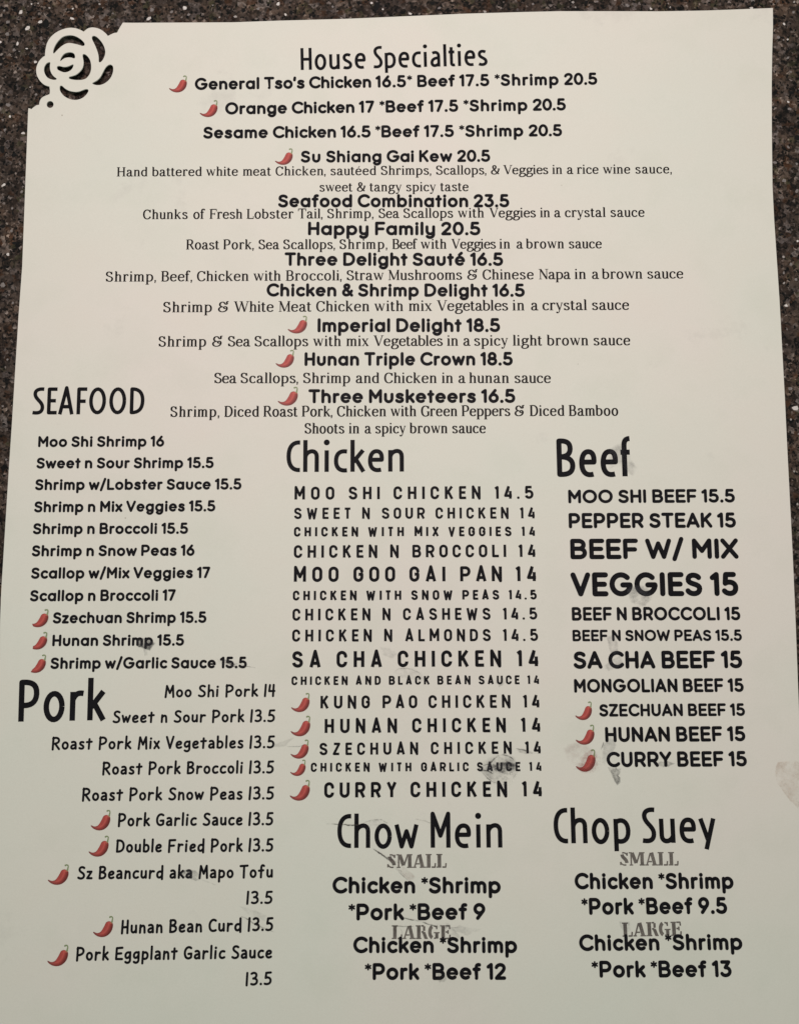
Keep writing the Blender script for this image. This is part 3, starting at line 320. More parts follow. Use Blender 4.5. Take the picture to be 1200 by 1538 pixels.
def paper_material():
    N = Nodes('cream_card')
    c = N.coords()
    base = (.660, .646, .592)
    a = N.ramp(N.noise(c, 14, 3, .5), [(.34, (.642, .647, .590)), (.5, base), (.66, (.676, .640, .598))])
    b = N.ramp(N.noise(c, 60, 4, .6, 3.), [(.3, (.965, .975, .965)), (.5, (1, 1, 1)), (.75, (1.0, .99, .985))])
    col = N.mix(1.0, a, b, 'MULTIPLY')
    # fine fibres and the odd dust speck
    g = N.ramp(N.noise(c, 2600, 3, .7, 1.), [(.3, (.965, .965, .965)), (.7, (1.01, 1.01, 1.01))])
    col = N.mix(1.0, col, g, 'MULTIPLY')
    v = N.n('ShaderNodeTexVoronoi', Scale=95., Randomness=1.0)
    N.l(c, v.inputs['Vector'])
    sp = N.ramp(v.outputs['Distance'], [(.0, (.55, .52, .48)), (.018, (.62, .6, .56)), (.03, (1, 1, 1))])
    wn = N.ramp(v.outputs['Color'], [(.0, (0, 0, 0)), (.72, (0, 0, 0)), (.74, (1, 1, 1))], 'CONSTANT')
    col = N.mix(N.mix(1.0, wn, (.8, .8, .8), 'MULTIPLY'), col, N.mix(1.0, col, sp, 'MULTIPLY'))
    # grey scuffs
    sc = N.noise(c, 42, 6, .72, 9.)
    scf = N.ramp(sc, [(.62, (0, 0, 0)), (.76, (.35, .35, .35))])
    col = N.mix(scf, col, (.46, .45, .42))
    N.l(col, N.b.inputs['Base Color'])
    N.b.inputs['Roughness'].default_value = .62
    N.b.inputs['Specular IOR Level'].default_value = .06
    bump = N.n('ShaderNodeBump', Strength=.4, Distance=.0005)
    hb = N.n('ShaderNodeMath', operation='ADD')
    n1 = N.noise(c, 30, 2, .5, 5.)
    n2 = N.n('ShaderNodeMath', operation='MULTIPLY')
    N.l(N.noise(c, 1700, 3, .6, 2.), n2.inputs[0])
    n2.inputs[1].default_value = .12
    N.l(n1, hb.inputs[0]); N.l(n2.outputs[0], hb.inputs[1])
    N.l(hb.outputs[0], bump.inputs['Height'])
    N.l(bump.outputs[0], N.b.inputs['Normal'])
    return N.m

def ink_material(name, col, speck, worn=.66):
    N = Nodes(name)
    c = N.coords()
    a = N.ramp(N.noise(c, 3200, 3, .75), [(worn, col), (min(worn + .12, .99), speck)])
    b = N.ramp(N.noise(c, 300, 3, .6, 4.), [(.35, (.8, .8, .8)), (.7, (1.25, 1.25, 1.25))])
    N.l(N.mix(1.0, a, b, 'MULTIPLY'), N.b.inputs['Base Color'])
    N.b.inputs['Roughness'].default_value = .55
    N.b.inputs['Specular IOR Level'].default_value = .06
    return N.m

def quartz_material():
    N = Nodes('speckled_quartz')
    c0 = N.coords()
    # warp the cells so grains are ragged
    wn = N.n('ShaderNodeTexNoise', Scale=900., Detail=2.)
    N.l(c0, wn.inputs['Vector'])
    sub = N.n('ShaderNodeVectorMath', operation='SUBTRACT')
    N.l(wn.outputs['Color'], sub.inputs[0]); sub.inputs[1].default_value = (.5, .5, .5)
    scl = N.n('ShaderNodeVectorMath', operation='SCALE')
    N.l(sub.outputs[0], scl.inputs[0]); scl.inputs['Scale'].default_value = .0012
    add = N.n('ShaderNodeVectorMath', operation='ADD')
    N.l(c0, add.inputs[0]); N.l(scl.outputs[0], add.inputs[1])
    c = add.outputs[0]
    def cells(scale):
        v = N.n('ShaderNodeTexVoronoi', Scale=scale, Randomness=1.0)
        N.l(c, v.inputs['Vector'])
        s = N.n('ShaderNodeSeparateColor')
        N.l(v.outputs['Color'], s.inputs[0])
        return v, s
    v1, s1 = cells(1400.)
    fine = N.ramp(s1.outputs[0], [(.0, (.003, .003, .003)), (.24, (.012, .009, .008)), (.42, (.034, .024, .019)), (.62, (.055, .040, .032)), (.78, (.082, .064, .055)), (.91, (.14, .118, .105)), (.975, (.27, .24, .22))], 'CONSTANT')
    v2, s2 = cells(560.)
    coarse = N.ramp(s2.outputs[1], [(.0, (.003, .003, .004)), (.17, (.022, .016, .013)), (.36, (.060, .045, .036)), (.54, (.052, .026, .014)), (.64, (.070, .056, .047)), (.80, (.120, .102, .094)), (.90, (.052, .050, .028)), (.96, (.19, .17, .16))], 'CONSTANT')
    sel = N.ramp(N.noise(c0, 700, 3, .6, 6.), [(.42, (.15, .15, .15)), (.58, (.75, .75, .75))])
    col = N.mix(sel, fine, coarse)
    blot = N.ramp(N.noise(c0, 130, 4, .6), [(.34, (.58, .55, .57)), (.5, (.97, .94, .94)), (.66, (1.34, 1.20, 1.08))])
    col = N.mix(1.0, col, blot, 'MULTIPLY')
    nz = N.ramp(N.noise(c0, 2600, 3, .7, 2.), [(.25, (.72, .72, .72)), (.75, (1.3, 1.3, 1.3))])
    col = N.mix(1.0, col, nz, 'MULTIPLY')
    col = N.mix(.03, col, (.052, .043, .038))
    v3, s3 = cells(820.)
    dot = N.ramp(v3.outputs['Distance'], [(.26, (1, 1, 1)), (.36, (0, 0, 0))])
    pick = N.ramp(s3.outputs[2], [(.0, (0, 0, 0)), (.58, (1, 1, 1))], 'CONSTANT')
    col = N.mix(N.mix(1.0, dot, pick, 'MULTIPLY'), col, (.003, .003, .003))
    col = N.mix(1.0, col, (.97, .96, .96), 'MULTIPLY')
    N.l(col, N.b.inputs['Base Color'])
    N.b.inputs['Roughness'].default_value = .5
    N.b.inputs['Specular IOR Level'].default_value = .10
    return N.m

def plain(name, col, rough=.5):
    N = Nodes(name)
    c = N.coords()
    a = N.ramp(N.noise(c, 1800, 3, .6), [(.3, tuple(x * .75 for x in col)), (.7, tuple(x * 1.15 for x in col))])
    N.l(a, N.b.inputs['Base Color'])
    N.b.inputs['Roughness'].default_value = .5
    N.b.inputs['Specular IOR Level'].default_value = .12
    return N.m

def attr_material(name, film):
    N = Nodes(name)
    at = N.n('ShaderNodeAttribute', attribute_name='tint')
    if not film:
        g = N.ramp(N.noise(N.coords(), 2400, 3, .7), [(.3, (.86, .86, .86)), (.72, (1.16, 1.16, 1.16))])
        N.l(N.mix(1.0, at.outputs['Color'], g, 'MULTIPLY'), N.b.inputs['Base Color'])
        N.b.inputs['Roughness'].default_value = .6
        return N.m
    N.l(at.outputs['Color'], N.b.inputs['Base Color'])
    N.b.inputs['Roughness'].default_value = .8
    c = N.coords()
    n = N.mix(1.0, N.ramp(N.noise(c, 200, 5, .75), [(.40, (.05, .05, .05)), (.5, (.6, .6, .6)), (.60, (1.2, 1.2, 1.2))]), N.ramp(N.noise(c, 1500, 5, .8, 3.), [(.32, (.5, .5, .5)), (.66, (1.25, 1.25, 1.25))]), 'MULTIPLY')
    m = N.n('ShaderNodeMath', operation='MULTIPLY')
    m.use_clamp = True
    N.l(n, m.inputs[0]); N.l(at.outputs['Alpha'], m.inputs[1])
    N.l(m.outputs[0], N.b.inputs['Alpha'])
    return N.m

M_PAPER = paper_material()
M_BLACK = ink_material('black_ink', (.0075, .007, .009), (.040, .040, .048), .62)
M_SERIF = ink_material('thin_black_ink', (.012, .010, .010), (.06, .055, .05), .66)
M_GREY = ink_material('faded_grey_ink', (.128, .114, .105), (.22, .20, .18), .55)
M_QUARTZ = quartz_material()
M_PRINT = attr_material('printed_colour', False)
M_FILM = attr_material('smudge_film', True)

# ------------------------------------------------------------------ geometry helpers
def page_z(x, y):
    """height of the gently curled card over the table (mm)"""
    return 1.20 + 0.00018 * (y - 60) ** 2 + 0.5 * math.exp(-((x + 104) / 9) ** 2 - ((y + 36) / 14) ** 2)

def mesh_object(name, verts, faces, mat, parent=None, smooth=False):
    me = bpy.data.meshes.new(name)
    me.from_pydata([(x * MM, y * MM, z * MM) for x, y, z in verts], [], faces)
    me.materials.append(mat)
    if smooth:
        for p in me.polygons:
            p.use_smooth = True
    me.update()
    o = bpy.data.objects.new(name, me)
    COL.objects.link(o)
    if parent:
        o.parent = parent
    return o

def inside(poly, x, y):
    r = False
    j = len(poly) - 1
    for i in range(len(poly)):
        xi, yi = poly[i]; xj, yj = poly[j]
        if (yi > y) != (yj > y) and x < (xj - xi) * (y - yi) / (yj - yi) + xi:
            r = not r
        j = i
    return r

def bezier(p0, p1, p2, p3, n=9):
    return [tuple((1 - t) ** 3 * a + 3 * (1 - t) ** 2 * t * b + 3 * (1 - t) * t * t * c + t ** 3 * d
                  for a, b, c, d in zip(p0, p1, p2, p3)) for t in (k / n for k in range(1, n + 1))]

def smooth_line(pts, n=3, closed=False):
    """Catmull-Rom through the points"""
    if len(pts) < 3:
        return list(pts)
    out = []
    m = len(pts)
    rng = range(m if closed else m - 1)
    for i in rng:
        if closed:
            a, b, c, d = pts[i - 1], pts[i], pts[(i + 1) % m], pts[(i + 2) % m]
        else:
            a, b, c, d = pts[max(i - 1, 0)], pts[i], pts[i + 1], pts[min(i + 2, m - 1)]
        for k in range(n):
            t = k / n
            out.append(tuple(.5 * (2 * q + (r - p) * t + (2 * p - 5 * q + 4 * r - s) * t * t + (3 * q - p - 3 * r + s) * t ** 3)
                             for p, q, r, s in zip(a, b, c, d)))
    if not closed:
        out.append(tuple(pts[-1]))
    return out

def disc(x, y, r, n):
    return [(x + r * math.cos(2 * math.pi * k / n), y + r * math.sin(2 * math.pi * k / n)) for k in range(n)]

def strip_polys(pts, wid, caps, polys, nd=12):
    """turn a centre line with a width per vertex into quads; sharp corners get a disc"""
    q = [pts[0]]; w = [wid[0]]
    for p, ww in zip(pts[1:], wid[1:]):
        if math.hypot(p[0] - q[-1][0], p[1] - q[-1][1]) > 1e-4:
            q.append(p); w.append(ww)
    n = len(q)
    if n < 2:
        return
    dirs = []
    for i in range(n - 1):
        dx, dy = q[i + 1][0] - q[i][0], q[i + 1][1] - q[i][1]
        l = math.hypot(dx, dy)
        dirs.append((dx / l, dy / l))
    def edge(i, d, h):
        return (q[i][0] - d[1] * h, q[i][1] + d[0] * h), (q[i][0] + d[1] * h, q[i][1] - d[0] * h)
    starts = [None] * (n - 1); ends = [None] * (n - 1)
    starts[0] = edge(0, dirs[0], w[0] / 2)
    ends[-1] = edge(n - 1, dirs[-1], w[-1] / 2)
    for i in range(1, n - 1):
        a, b = dirs[i - 1], dirs[i]
        dot = a[0] * b[0] + a[1] * b[1]
        if dot > .77:
            mx, my = a[0] + b[0], a[1] + b[1]
            l = math.hypot(mx, my)
            mx /= l; my /= l
            h = w[i] / 2 / max(.6, mx * a[0] + my * a[1])
            e = edge(i, (mx, my), h)
            ends[i - 1] = e; starts[i] = e
        else:
            ends[i - 1] = edge(i, a, w[i] / 2)
            starts[i] = edge(i, b, w[i] / 2)
            polys.append(disc(q[i][0], q[i][1], w[i] / 2, nd))
    for s, e in zip(starts, ends):
        polys.append([s[1], e[1], e[0], s[0]])
    if caps:
        polys.append(disc(q[0][0], q[0][1], w[0] / 2, nd))
        polys.append(disc(q[-1][0], q[-1][1], w[-1] / 2, nd))

def stroke_glyph(code, thick, thin, caps, dot_r, xs=1.0, serif=34):
    """M L C Q lines and curves, E/e ellipse arcs (new / joined), D dot, S serif bar, W fixed width"""
    tk = code.split()
    polys = []
    path = []
    fixed = 0
    def flush():
        nonlocal path
        if len(path) > 1:
            w = []
            for i in range(len(path)):
                if fixed:
                    w.append(fixed); continue
                if thick == thin:
                    w.append(thick); continue
                a = path[max(i - 1, 0)]; b = path[min(i + 1, len(path) - 1)]
                dx, dy = b[0] - a[0], b[1] - a[1]
                s = abs(dy) / (math.hypot(dx, dy) + 1e-9)
                w.append(thin + (thick - thin) * s ** 1.5)
            if thick != thin and not fixed and len(path) <= 8:
                # straight-sided pen strokes: keep every segment at its own width
                for i in range(len(path) - 1):
                    dx, dy = path[i + 1][0] - path[i][0], path[i + 1][1] - path[i][1]
                    s = abs(dy) / (math.hypot(dx, dy) + 1e-9)
                    ww = thin + (thick - thin) * s ** 1.5
                    strip_polys(path[i:i + 2], [ww, ww], False, polys)
            else:
                strip_polys(path, w, caps, polys)
        path = []
    i = 0
    def num(k):
        v = [float(q) for q in tk[i + 1:i + 1 + k]]
        if k == 1:
            return v
        for q in ((0, 2) if k == 6 and tk[i] in 'Ee' else (0, 2, 4)):
            if q < k:
                v[q] *= xs
        return v
    while i < len(tk):
        t = tk[i]
        if t == 'M':
            flush(); path = [tuple(num(2))]; i += 3
        elif t == 'L':
            path.append(tuple(num(2))); i += 3
        elif t == 'C':
            a = num(6)
            path += bezier(path[-1], a[0:2], a[2:4], a[4:6]); i += 7
        elif t == 'Q':
            a = num(4); p = path[-1]
            c1 = (p[0] + 2 / 3 * (a[0] - p[0]), p[1] + 2 / 3 * (a[1] - p[1]))
            c2 = (a[2] + 2 / 3 * (a[0] - a[2]), a[3] + 2 / 3 * (a[1] - a[3]))
            path += bezier(p, c1, c2, a[2:4]); i += 5
        elif t in 'Ee':
            cx, cy, rx, ry, a0, a1 = num(6)
            if t == 'E':
                flush()
            n = max(4, int(abs(a1 - a0) / 14))
            path += [(cx + rx * math.cos(math.radians(a0 + (a1 - a0) * k / n)),
                      cy + ry * math.sin(math.radians(a0 + (a1 - a0) * k / n))) for k in range(n + 1)]
            i += 7
        elif t == 'D':
            flush(); x, y = num(2); polys.append(disc(x, y, dot_r, 14)); i += 3
        elif t == 'S':
            flush(); x, y, w = num(3); h = serif / 2
            polys.append([(x - w / 2, y - h), (x + w / 2, y - h), (x + w / 2, y + h), (x - w / 2, y + h)]); i += 4
        elif t == 'W':
            flush(); fixed = num(1)[0]; i += 2
        else:
            raise ValueError(t)
    flush()
    return polys

def union(polys):
    """merge overlapping outlines into one clean triangulation"""
    vs, fs = [], []
    for p in polys:
        a = sum(p[k - 1][0] * p[k][1] - p[k][0] * p[k - 1][1] for k in range(len(p)))
        if abs(a) < 1e-6:
            continue
        if a < 0:
            p = p[::-1]
        fs.append(list(range(len(vs), len(vs) + len(p))))
        vs += [Vector(v) for v in p]
    r = delaunay_2d_cdt(vs, [], fs, 0, 0.01, True)
    V = [(v.x, v.y) for v in r[0]]
    boxes = [(min(q[0] for q in p), max(q[0] for q in p), min(q[1] for q in p), max(q[1] for q in p), p) for p in polys]
    tris = []
    for f in r[2]:
        cx = sum(V[i][0] for i in f) / 3; cy = sum(V[i][1] for i in f) / 3
        if any(a <= cx <= b and c <= cy <= d and inside(p, cx, cy) for a, b, c, d, p in boxes):
            tris.append(tuple(f))
    return V, tris

FONTS = {  # glyphs, thick, thin, round caps, dot radius, side bearings, space
    'Q': (FONT_Q, 162, 162, True, 90, {'r': 28, 's': 44, 'd': 8}, 215),
    'D': (FONT_D, 148, 148, False, 74, {'r': 0, 's': 8, 'd': -8}, 0),
    'H': (FONT_H, 94, 94, False, 66, {'r': 40, 's': 52, 'd': 16}, 190),
    'K': (FONT_K, 126, 126, True, 72, {'r': 34, 's': 42, 'd': 20}, 250),
    'L': (FONT_L, 124, 68, False, 60, {'r': 26, 's': 18, 'd': 8}, 250),
    'F': (dict(FONT_L, **{'&': AMP_F}), 126, 60, False, 58, {'r': 26, 's': 18, 'd': 8}, 235),
    'T': (FONT_T, 150, 60, False, 50, {'r': 16, 's': 8, 'd': 4}, 200),
}
CACHE = {}
def glyph(font, ch, xs, extra=0):
    """outline with its skeleton widened by xs and the stroke weight kept"""
    k = (font, ch, xs, extra)
    if k not in CACHE:
        tab, thick, thin, caps, dr, sb, sp = FONTS[font]
        cls, code = tab[ch].split(' ', 1)
        v, t = union(stroke_glyph(code, thick + extra, thin + extra, caps, dr + extra / 2, xs, 64 if font == 'T' else 36))
        used = sorted({i for f in t for i in f})
        ix = {o: n for n, o in enumerate(used)}
        v = [v[i] for i in used]
        t = [tuple(ix[i] for i in f) for f in t]
        x0 = min(p[0] for p in v); x1 = max(p[0] for p in v)
        v = [(p[0] - x0, p[1]) for p in v]
        CACHE[k] = (v, t, x1 - x0, sb[cls[0]] * xs, sb[cls[1]] * xs)
    return CACHE[k]

INK_Z = 0.03
def layout(font, text, xs):
    """glyph x positions in font units and the total width"""
    x = 0; out = []
    sp = FONTS[font][6] * xs
    end = 0
    for i, c in enumerate(text):
        if c == ' ':
            x += sp
            continue
        v, t, w, l, r = glyph(font, c, xs)
        if out:
            x += l
        out.append((i, c, x))
        x += w
        end = x
        x += r
    return out, end

def text_part(font, kind, text, x0, y0, x1, y1, cap, words, parent, mat, z):
    width = math.hypot(x1 - x0, y1 - y0)
    ux, uy = (x1 - x0) / width, (y1 - y0) / width
    sy = cap / 700.
    extra = 0
    if font == 'D':
        # spaced capitals: natural letters, the gaps take up the rest
        xs = 1.0
        extra = 22 if cap < 2.7 else 0
        glen = sum(glyph(font, c, xs, extra)[2] for c in text if c != ' ')
        nsp = text.count(' ')
        g = (width / sy - glen) / (len(text) - nsp - 1 + 1.45 * nsp)
        out = []; x = 0
        for i, c in enumerate(text):
            if c == ' ':
                x += 1.45 * g; continue
            out.append((i, c, x)); tot = x + glyph(font, c, xs, extra)[2]; x = tot + g
    else:
        out, tot = layout(font, text, 1.0)
        xs = width / sy / tot
        xs = round(xs + (xs - 1) * .25, 2)
        out, tot = layout(font, text, xs)
    # measured starts of single words pull their letters along
    starts = [0] + [i + 1 for i, c in enumerate(text) if c == ' ']
    nat = {i: x for i, c, x in out}
    keys = [(0, 0)] + [(nat[starts[k]], f * width) for k, f in words] + [(tot, width)]
    pos = []
    for i, c, x in out:
        for k in range(len(keys) - 1):
            (a, fa), (b, fb) = keys[k], keys[k + 1]
            if a <= x < b:
                pos.append((i, c, fa + (x - a) * (fb - fa) / (b - a)))
                break
    sx = sy if font == 'D' else width / tot
    if DEBUG:
        print('LINE', font, text[:20], 'xs %.2f sx/sy %.3f' % (xs, sx / sy), ' '.join('%.2f' % ((q[1] - p[1]) / (q[0] - p[0]) / sx) for p, q in zip(keys, keys[1:])))
    verts, faces = [], []
    for i, c, px in pos:
        v, t, w, l, r = glyph(font, c, xs, extra)
        b = len(verts)
        for gx, gy in v:
            a = px + gx * sx; h = gy * sy
            X = x0 + ux * a - uy * h; Y = y0 + uy * a + ux * h
            verts.append((X, Y, page_z(X, Y) + z))
        faces += [tuple(k + b for k in f) for f in t]
    return mesh_object(kind + '_text', verts, faces, mat, parent)

# ------------------------------------------------------------------ the table top
rnd = random.Random(5)
def build_tabletop():
    import bmesh
    bm = bmesh.new()
    bmesh.ops.create_cube(bm, size=1.0)
    for v in bm.verts:
        v.co = Vector((v.co.x * .90, v.co.y * .72, (v.co.z - .5) * .030))
    bmesh.ops.bevel(bm, geom=list(bm.edges), offset=.003, segments=3, affect='EDGES')
    me = bpy.data.meshes.new('tabletop')
    bm.to_mesh(me); bm.free()
    me.materials.append(M_QUARTZ)
    o = bpy.data.objects.new('tabletop', me)
    COL.objects.link(o)
    o['kind'] = 'structure'
    o['label'] = 'dark brown speckled quartz tabletop under the menu card'
    return o

def chip(x, y, r, asp, ang, verts, faces, z):
    n = rnd.choice((5, 6, 6, 7))
    b = len(verts)
    ca, sa = math.cos(math.radians(ang)), math.sin(math.radians(ang))
    for k in range(n):
        t = 2 * math.pi * (k + rnd.uniform(-.28, .28)) / n
        q = r * rnd.uniform(.72, 1.12)
        px, py = q * math.cos(t) * math.sqrt(asp), q * math.sin(t) / math.sqrt(asp)
        verts.append((x + px * ca - py * sa, y + px * sa + py * ca, z))
    faces.append(tuple(range(b, b + n)))

def build_chips(table):
    tones = [('pale_quartz_chip', (.58, .55, .53), lambda t: t > .88), ('grey_quartz_chip', (.33, .305, .29), lambda t: .65 < t <= .88),
             ('smoky_quartz_chip', (.19, .17, .165), lambda t: t <= .65)]
    for name, col, ok in tones:
        v, f = [], []
        for x, y, r, t, a, an in LIGHT_CHIPS:
            if ok(t):
                chip(x, y, r, a, an, v, f, .015)
        # the same stone goes on over the rest of the slab
        for _ in range({'pale_quartz_chip': 700, 'grey_quartz_chip': 900, 'smoky_quartz_chip': 3000}[name]):
            x, y = rnd.uniform(-440, 440), rnd.uniform(-350, 350)
            if (-112 < x < 112 and -165 < y < 150) and name != 'smoky_quartz_chip':
                continue
            chip(x, y, rnd.uniform(.2, .62), rnd.uniform(1, 1.8), rnd.uniform(0, 180), v, f, .012)
        o = mesh_object('stone_chips', v, f, plain(name, col, .3), table)
        o['kind'] = 'stuff'
        o['label'] = name.replace('_', ' ') + 's set flush in the tabletop'
    v, f = [], []
    for x, y, r, a, an in DARK_CHIPS:
        chip(x, y, r, a, an, v, f, .014)
    for _ in range(6000):
        chip(rnd.uniform(-440, 440), rnd.uniform(-350, 350), rnd.uniform(.25, .6), rnd.uniform(1, 2.2), rnd.uniform(0, 180), v, f, .010)
    o = mesh_object('stone_chips', v, f, plain('black_stone_chip', (.007, .0065, .007), .3), table)
    o['kind'] = 'stuff'
    o['label'] = 'black chips set flush in the tabletop'

# ------------------------------------------------------------------ the card
def build_card(parent):
    outline = list(EDGE_RIGHT) + list(EDGE_LEFT)
    rose = []
    for seg in reversed(ROSE_EDGE):
        s = smooth_line(seg, 3)[::-1]
        rose += s if not rose else s[1:]
    # EDGE_LEFT runs upwards to the notch, the rose edge goes on to the top edge
    outline = list(EDGE_RIGHT) + list(EDGE_LEFT) + rose
    clean = []
    for p in outline:
        if not clean or math.hypot(p[0] - clean[-1][0], p[1] - clean[-1][1]) > .02:
            clean.append(p)
    outline = clean
    holes = [smooth_line(h, 3, True) for h in ROSE_HOLES] + [DOT_HOLE]
    rings = [outline] + holes
    vs, es = [], []
    for r in rings:
        b = len(vs); n = len(r)
        vs += [Vector(p) for p in r]
        es += [(b + k, b + (k + 1) % n) for k in range(n)]
    xs = [p[0] for p in outline]; ys = [p[1] for p in outline]
    y = min(ys)
    while y < max(ys):
        x = min(xs)
        while x < max(xs):
            if inside(outline, x, y) and not any(inside(h, x, y) for h in holes):
                vs.append(Vector((x + .31 * math.sin(y * 3), y)))
            x += 3.0
        y += 3.0
    r = delaunay_2d_cdt(vs, es, [], 0, 1e-4, True)
    V = [(v.x, v.y) for v in r[0]]
    T = []
    for f in r[2]:
        cx = sum(V[i][0] for i in f) / 3; cy = sum(V[i][1] for i in f) / 3
        if inside(outline, cx, cy) and not any(inside(h, cx, cy) for h in holes):
            T.append(tuple(f))
    cnt = {}
    for f in T:
        for k in range(3):
            a, b = f[k], f[(k + 1) % 3]
            cnt[(a, b)] = 1
    n = len(V)
    TH = .28
    verts = [(x, y, page_z(x, y)) for x, y in V] + [(x, y, page_z(x, y) - TH) for x, y in V]
    faces = list(T) + [tuple(i + n for i in f[::-1]) for f in T]
    for (a, b) in cnt:
        if (b, a) not in cnt:
            faces.append((b, a, a + n, b + n))
    o = mesh_object('card', verts, faces, M_PAPER, parent)
    o['label'] = 'cream card sheet with a rose cut out of its corner'
    return o

def tint(o, cols):
    at = o.data.color_attributes.new('tint', 'FLOAT_COLOR', 'POINT')
    for i, c in enumerate(cols):
        at.data[i].color = c

def lin(r, g, b):
    return tuple(((c / 255 + .055) / 1.055) ** 2.4 if c > 10 else c / 3294 for c in (r, g, b))

# chilli drawing, unit square, traced once
CH_BODY = [(232, 612), (262, 612), (300, 632), (350, 640), (410, 622), (450, 585), (490, 520), (530, 440), (560, 370), (600, 338), (650, 328), (700, 345), (740, 375), (755, 430), (750, 500), (720, 590), (670, 660), (600, 715), (520, 742), (440, 745), (360, 725), (290, 685), (245, 640)]
CH_STEM = [(722, 350), (730, 300), (737, 250), (722, 218), (690, 210), (662, 222)]
def unit(p):
    return ((p[0] - 225) / 530., (748 - p[1]) / 545.)

def chilli_meshes():
    body = smooth_line([unit(p) for p in CH_BODY], 2, True)
    n = len(body)
    spine = [unit(p) for p in [(240, 625), (330, 668), (440, 680), (540, 640), (610, 560), (650, 470), (665, 390), (670, 345)]]
    vs = [Vector(p) for p in body]
    inner = []
    for k in range(2, 60, 2):
        for j in range(2, 60, 2):
            p = (k / 60., j / 60.)
            if inside(body, *p) and min(math.hypot(p[0] - q[0], p[1] - q[1]) for q in body) > .025:
                inner.append(p)
    vs += [Vector(p) for p in inner]
    r = delaunay_2d_cdt(vs, [(i, (i + 1) % n) for i in range(n)], [], 0, 1e-5, True)
    V = [(v.x, v.y) for v in r[0]]
    T = [tuple(f) for f in r[2] if inside(body, sum(V[i][0] for i in f) / 3, sum(V[i][1] for i in f) / 3)]
    cols = []
    sp = smooth_line(spine, 6)
    for x, y in V:
        k = min(range(len(sp)), key=lambda i: (sp[i][0] - x) ** 2 + (sp[i][1] - y) ** 2)
        a = sp[max(k - 1, 0)]; b = sp[min(k + 1, len(sp) - 1)]
        dx, dy = b[0] - a[0], b[1] - a[1]
        l = math.hypot(dx, dy)
        side = ((x - sp[k][0]) * dy - (y - sp[k][1]) * dx) / l  # positive: lower right
        e = min(math.hypot(x - q[0], y - q[1]) for q in body)
        t = k / (len(sp) - 1)
        c = [164, 62, 56]
        if side > 0:
            d = min(1, side / .15)
            c = [c[i] + ((96, 22, 18)[i] - c[i]) * d for i in range(3)]
        else:
            d = max(0, 1 - abs(side + .035) / .05) * .5
            c = [c[i] + ((205, 100, 92)[i] - c[i]) * d for i in range(3)]
        if e < .04:
            c = [c[i] + ((104, 34, 30)[i] - c[i]) * .55 * (1 - e / .04) for i in range(3)]
        if t < .35:
            d = (.35 - t) / .35 * .6
            c = [c[i] + ((92, 44, 44)[i] - c[i]) * d for i in range(3)]
        if x > .84 and y > .66:
            c = [c[i] + ((196, 128, 100)[i] - c[i]) * .55 for i in range(3)]
        cols.append((*lin(*c), 1))
    stem_polys = []
    st = smooth_line([unit(p) for p in CH_STEM], 3)
    strip_polys(st, [.085 - .03 * math.sin(math.pi * k / (len(st) - 1)) for k in range(len(st))], True, stem_polys, 8)
    sv, stt = union_small(stem_polys)
    return V, T, cols, sv, stt

def union_small(polys):
    v, t = union([[(x * 1000, y * 1000) for x, y in p] for p in polys])
    return [(x / 1000, y / 1000) for x, y in v], t

def build_chillies(parent):
    V, T, cols, sv, st = chilli_meshes()
    first = None
    for i, (x, y, w, h) in enumerate(CHILIES):
        if first is None:
            b = mesh_object('chili_icon', [(px, py, 0) for px, py in V], T, M_PRINT, parent)
            tint(b, cols)
            s = mesh_object('chili_stem', [(px, py, .004) for px, py in sv], st, M_PRINT, b)
            tint(s, [(*lin(122, 136, 98), 1)] * len(sv))
            first = (b, s)
        else:
            b = first[0].copy(); COL.objects.link(b); b.parent = parent
            s = first[1].copy(); COL.objects.link(s); s.parent = b
        slope = 2 * .00018 * (y + h / 2 - 60)
        b.location = (x * MM, y * MM, (page_z(x + w / 2, y) + .05) * MM)
        b.rotation_euler = (math.atan(slope), 0, 0)
        b.scale = (w, h, 1)
    first[0]['label'] = 'small printed red chili pepper marking a spicy dish'

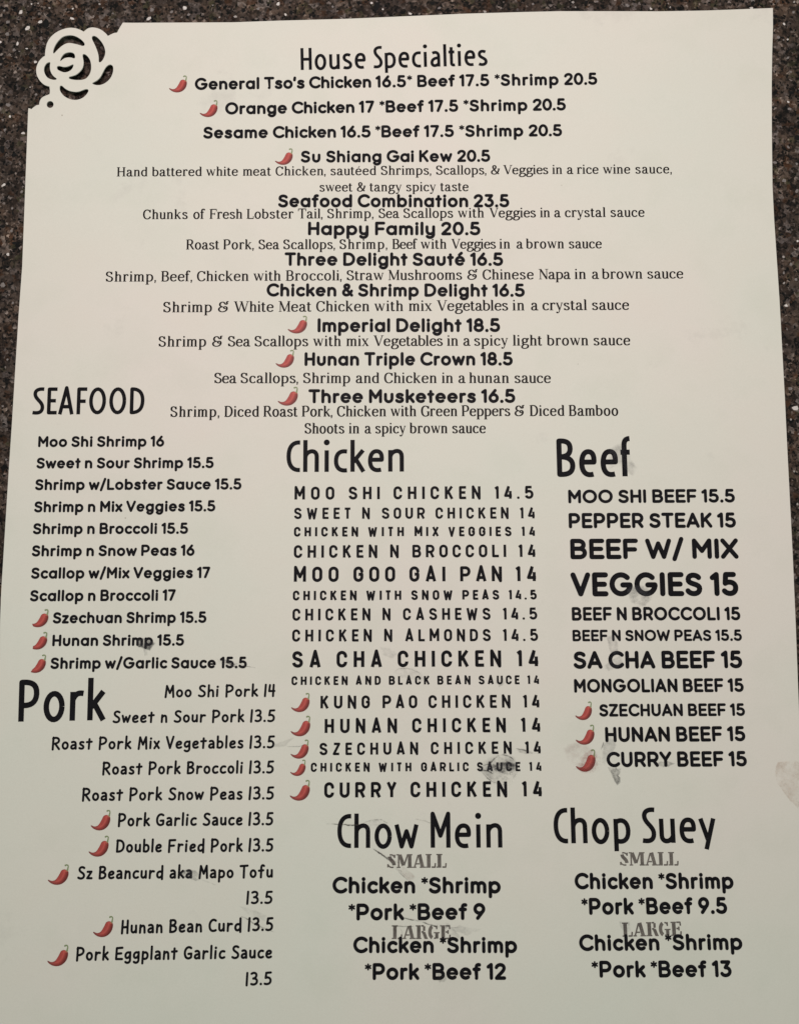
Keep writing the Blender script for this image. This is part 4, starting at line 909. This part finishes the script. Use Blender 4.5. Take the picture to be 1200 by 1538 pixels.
FILM = {'grey_smudge': (78, 78, 84), 'dark_smudge': (38, 36, 42), 'pink_smudge': (158, 128, 122), 'red_smudge': (150, 44, 40), 'brown_stain': (178, 146, 122)}
def build_marks(parent):
    for k, (kind, s, poly) in enumerate(SMUDGES):
        ring = []
        for i in range(len(poly)):
            a, b = poly[i - 1], poly[i]
            ring += [(a[0] + (b[0] - a[0]) * t / 4, a[1] + (b[1] - a[1]) * t / 4) for t in range(4)]
        ring = [(x + rnd.gauss(0, .09), y + rnd.gauss(0, .09)) for x, y in ring]
        cx = sum(p[0] for p in ring) / len(ring); cy = sum(p[1] for p in ring) / len(ring)
        col = lin(*FILM[kind])
        s *= .85
        rings = [(1.16, 0.), (1.0, .6 * s), (.86, .9 * s), (.55, .8 * s), (.25, .65 * s)] if kind != 'brown_stain' else [(1.05, 0.), (1.0, s), (.93, .9 * s), (.7, .75 * s), (.3, .6 * s)]
        v, f, c = [], [], []
        n = len(ring)
        for q, a in rings:
            for x, y in ring:
                X, Y = cx + (x - cx) * q, cy + (y - cy) * q
                v.append((X, Y, page_z(X, Y) + .07 + .002 * k)); c.append((*col, a))
        v.append((cx, cy, page_z(cx, cy) + .07 + .002 * k)); c.append((*col, .65 * s))
        for r in range(len(rings) - 1):
            for i in range(n):
                j = (i + 1) % n
                f.append((r * n + i, r * n + j, (r + 1) * n + j, (r + 1) * n + i))
        for i in range(n):
            f.append(((len(rings) - 1) * n + i, (len(rings) - 1) * n + (i + 1) % n, len(v) - 1))
        o = mesh_object('stain' if kind == 'brown_stain' else 'smudge', v, f, M_FILM, parent)
        tint(o, c)
        o.visible_shadow = True
        if kind == 'brown_stain':
            o['label'] = 'faint brown food stain at the right edge of the card'
    for k, (s, w, pts) in enumerate(CRACKS):
        line = smooth_line(pts, 5)
        line = [(x + rnd.gauss(0, .04), y + rnd.gauss(0, .04)) for x, y in line]
        m = len(line)
        v, f, c = [], [], []
        col = lin(52, 46, 44)
        for i, (x, y) in enumerate(line):
            a = line[max(i - 1, 0)]; b = line[min(i + 1, m - 1)]
            dx, dy = b[0] - a[0], b[1] - a[1]
            l = math.hypot(dx, dy) or 1
            t = i / (m - 1)
            h = w * (.35 + .65 * math.sin(math.pi * t) ** .6) * rnd.uniform(.7, 1.2) / 2
            for q, al in ((-2.0, 0), (-.6, s), (.6, s), (2.0, 0)):
                X, Y = x - dy / l * h * q, y + dx / l * h * q
                v.append((X, Y, page_z(X, Y) + .15 + .002 * k)); c.append((*col, al * min(1, .4 + 4 * min(t, 1 - t))))
            if i:
                for q in range(3):
                    p = (i - 1) * 4 + q
                    f.append((p, p + 1, p + 5, p + 4))
        o = mesh_object('crease_line', v, f, M_FILM, parent)
        tint(o, c)

table = build_tabletop()
build_chips(table)
menu = bpy.data.objects.new('menu', None)
menu.empty_display_size = .02
COL.objects.link(menu)
menu['label'] = 'cream restaurant menu card with black dish lists and a rose cut-out corner'
menu['category'] = 'menu'
build_card(menu)
KIND_WORD = {'heading': 'section heading', 'dish': 'dish line', 'description': 'small serif description', 'size': 'grey stencil size word'}
for k, (font, kind, text, x0, y0, x1, y1, cap, words) in enumerate(LINES):
    mat = {'L': M_SERIF, 'F': M_SERIF, 'T': M_GREY}.get(font, M_BLACK)
    o = text_part(font, kind, text, x0, y0, x1, y1, cap, words, menu, mat, INK_Z + (.012 if font == 'Q' else 0) + .0003 * (k % 7))
    o['label'] = 'printed ' + KIND_WORD[kind] + ' reading "' + text + '"'
build_chillies(menu)
build_marks(menu)
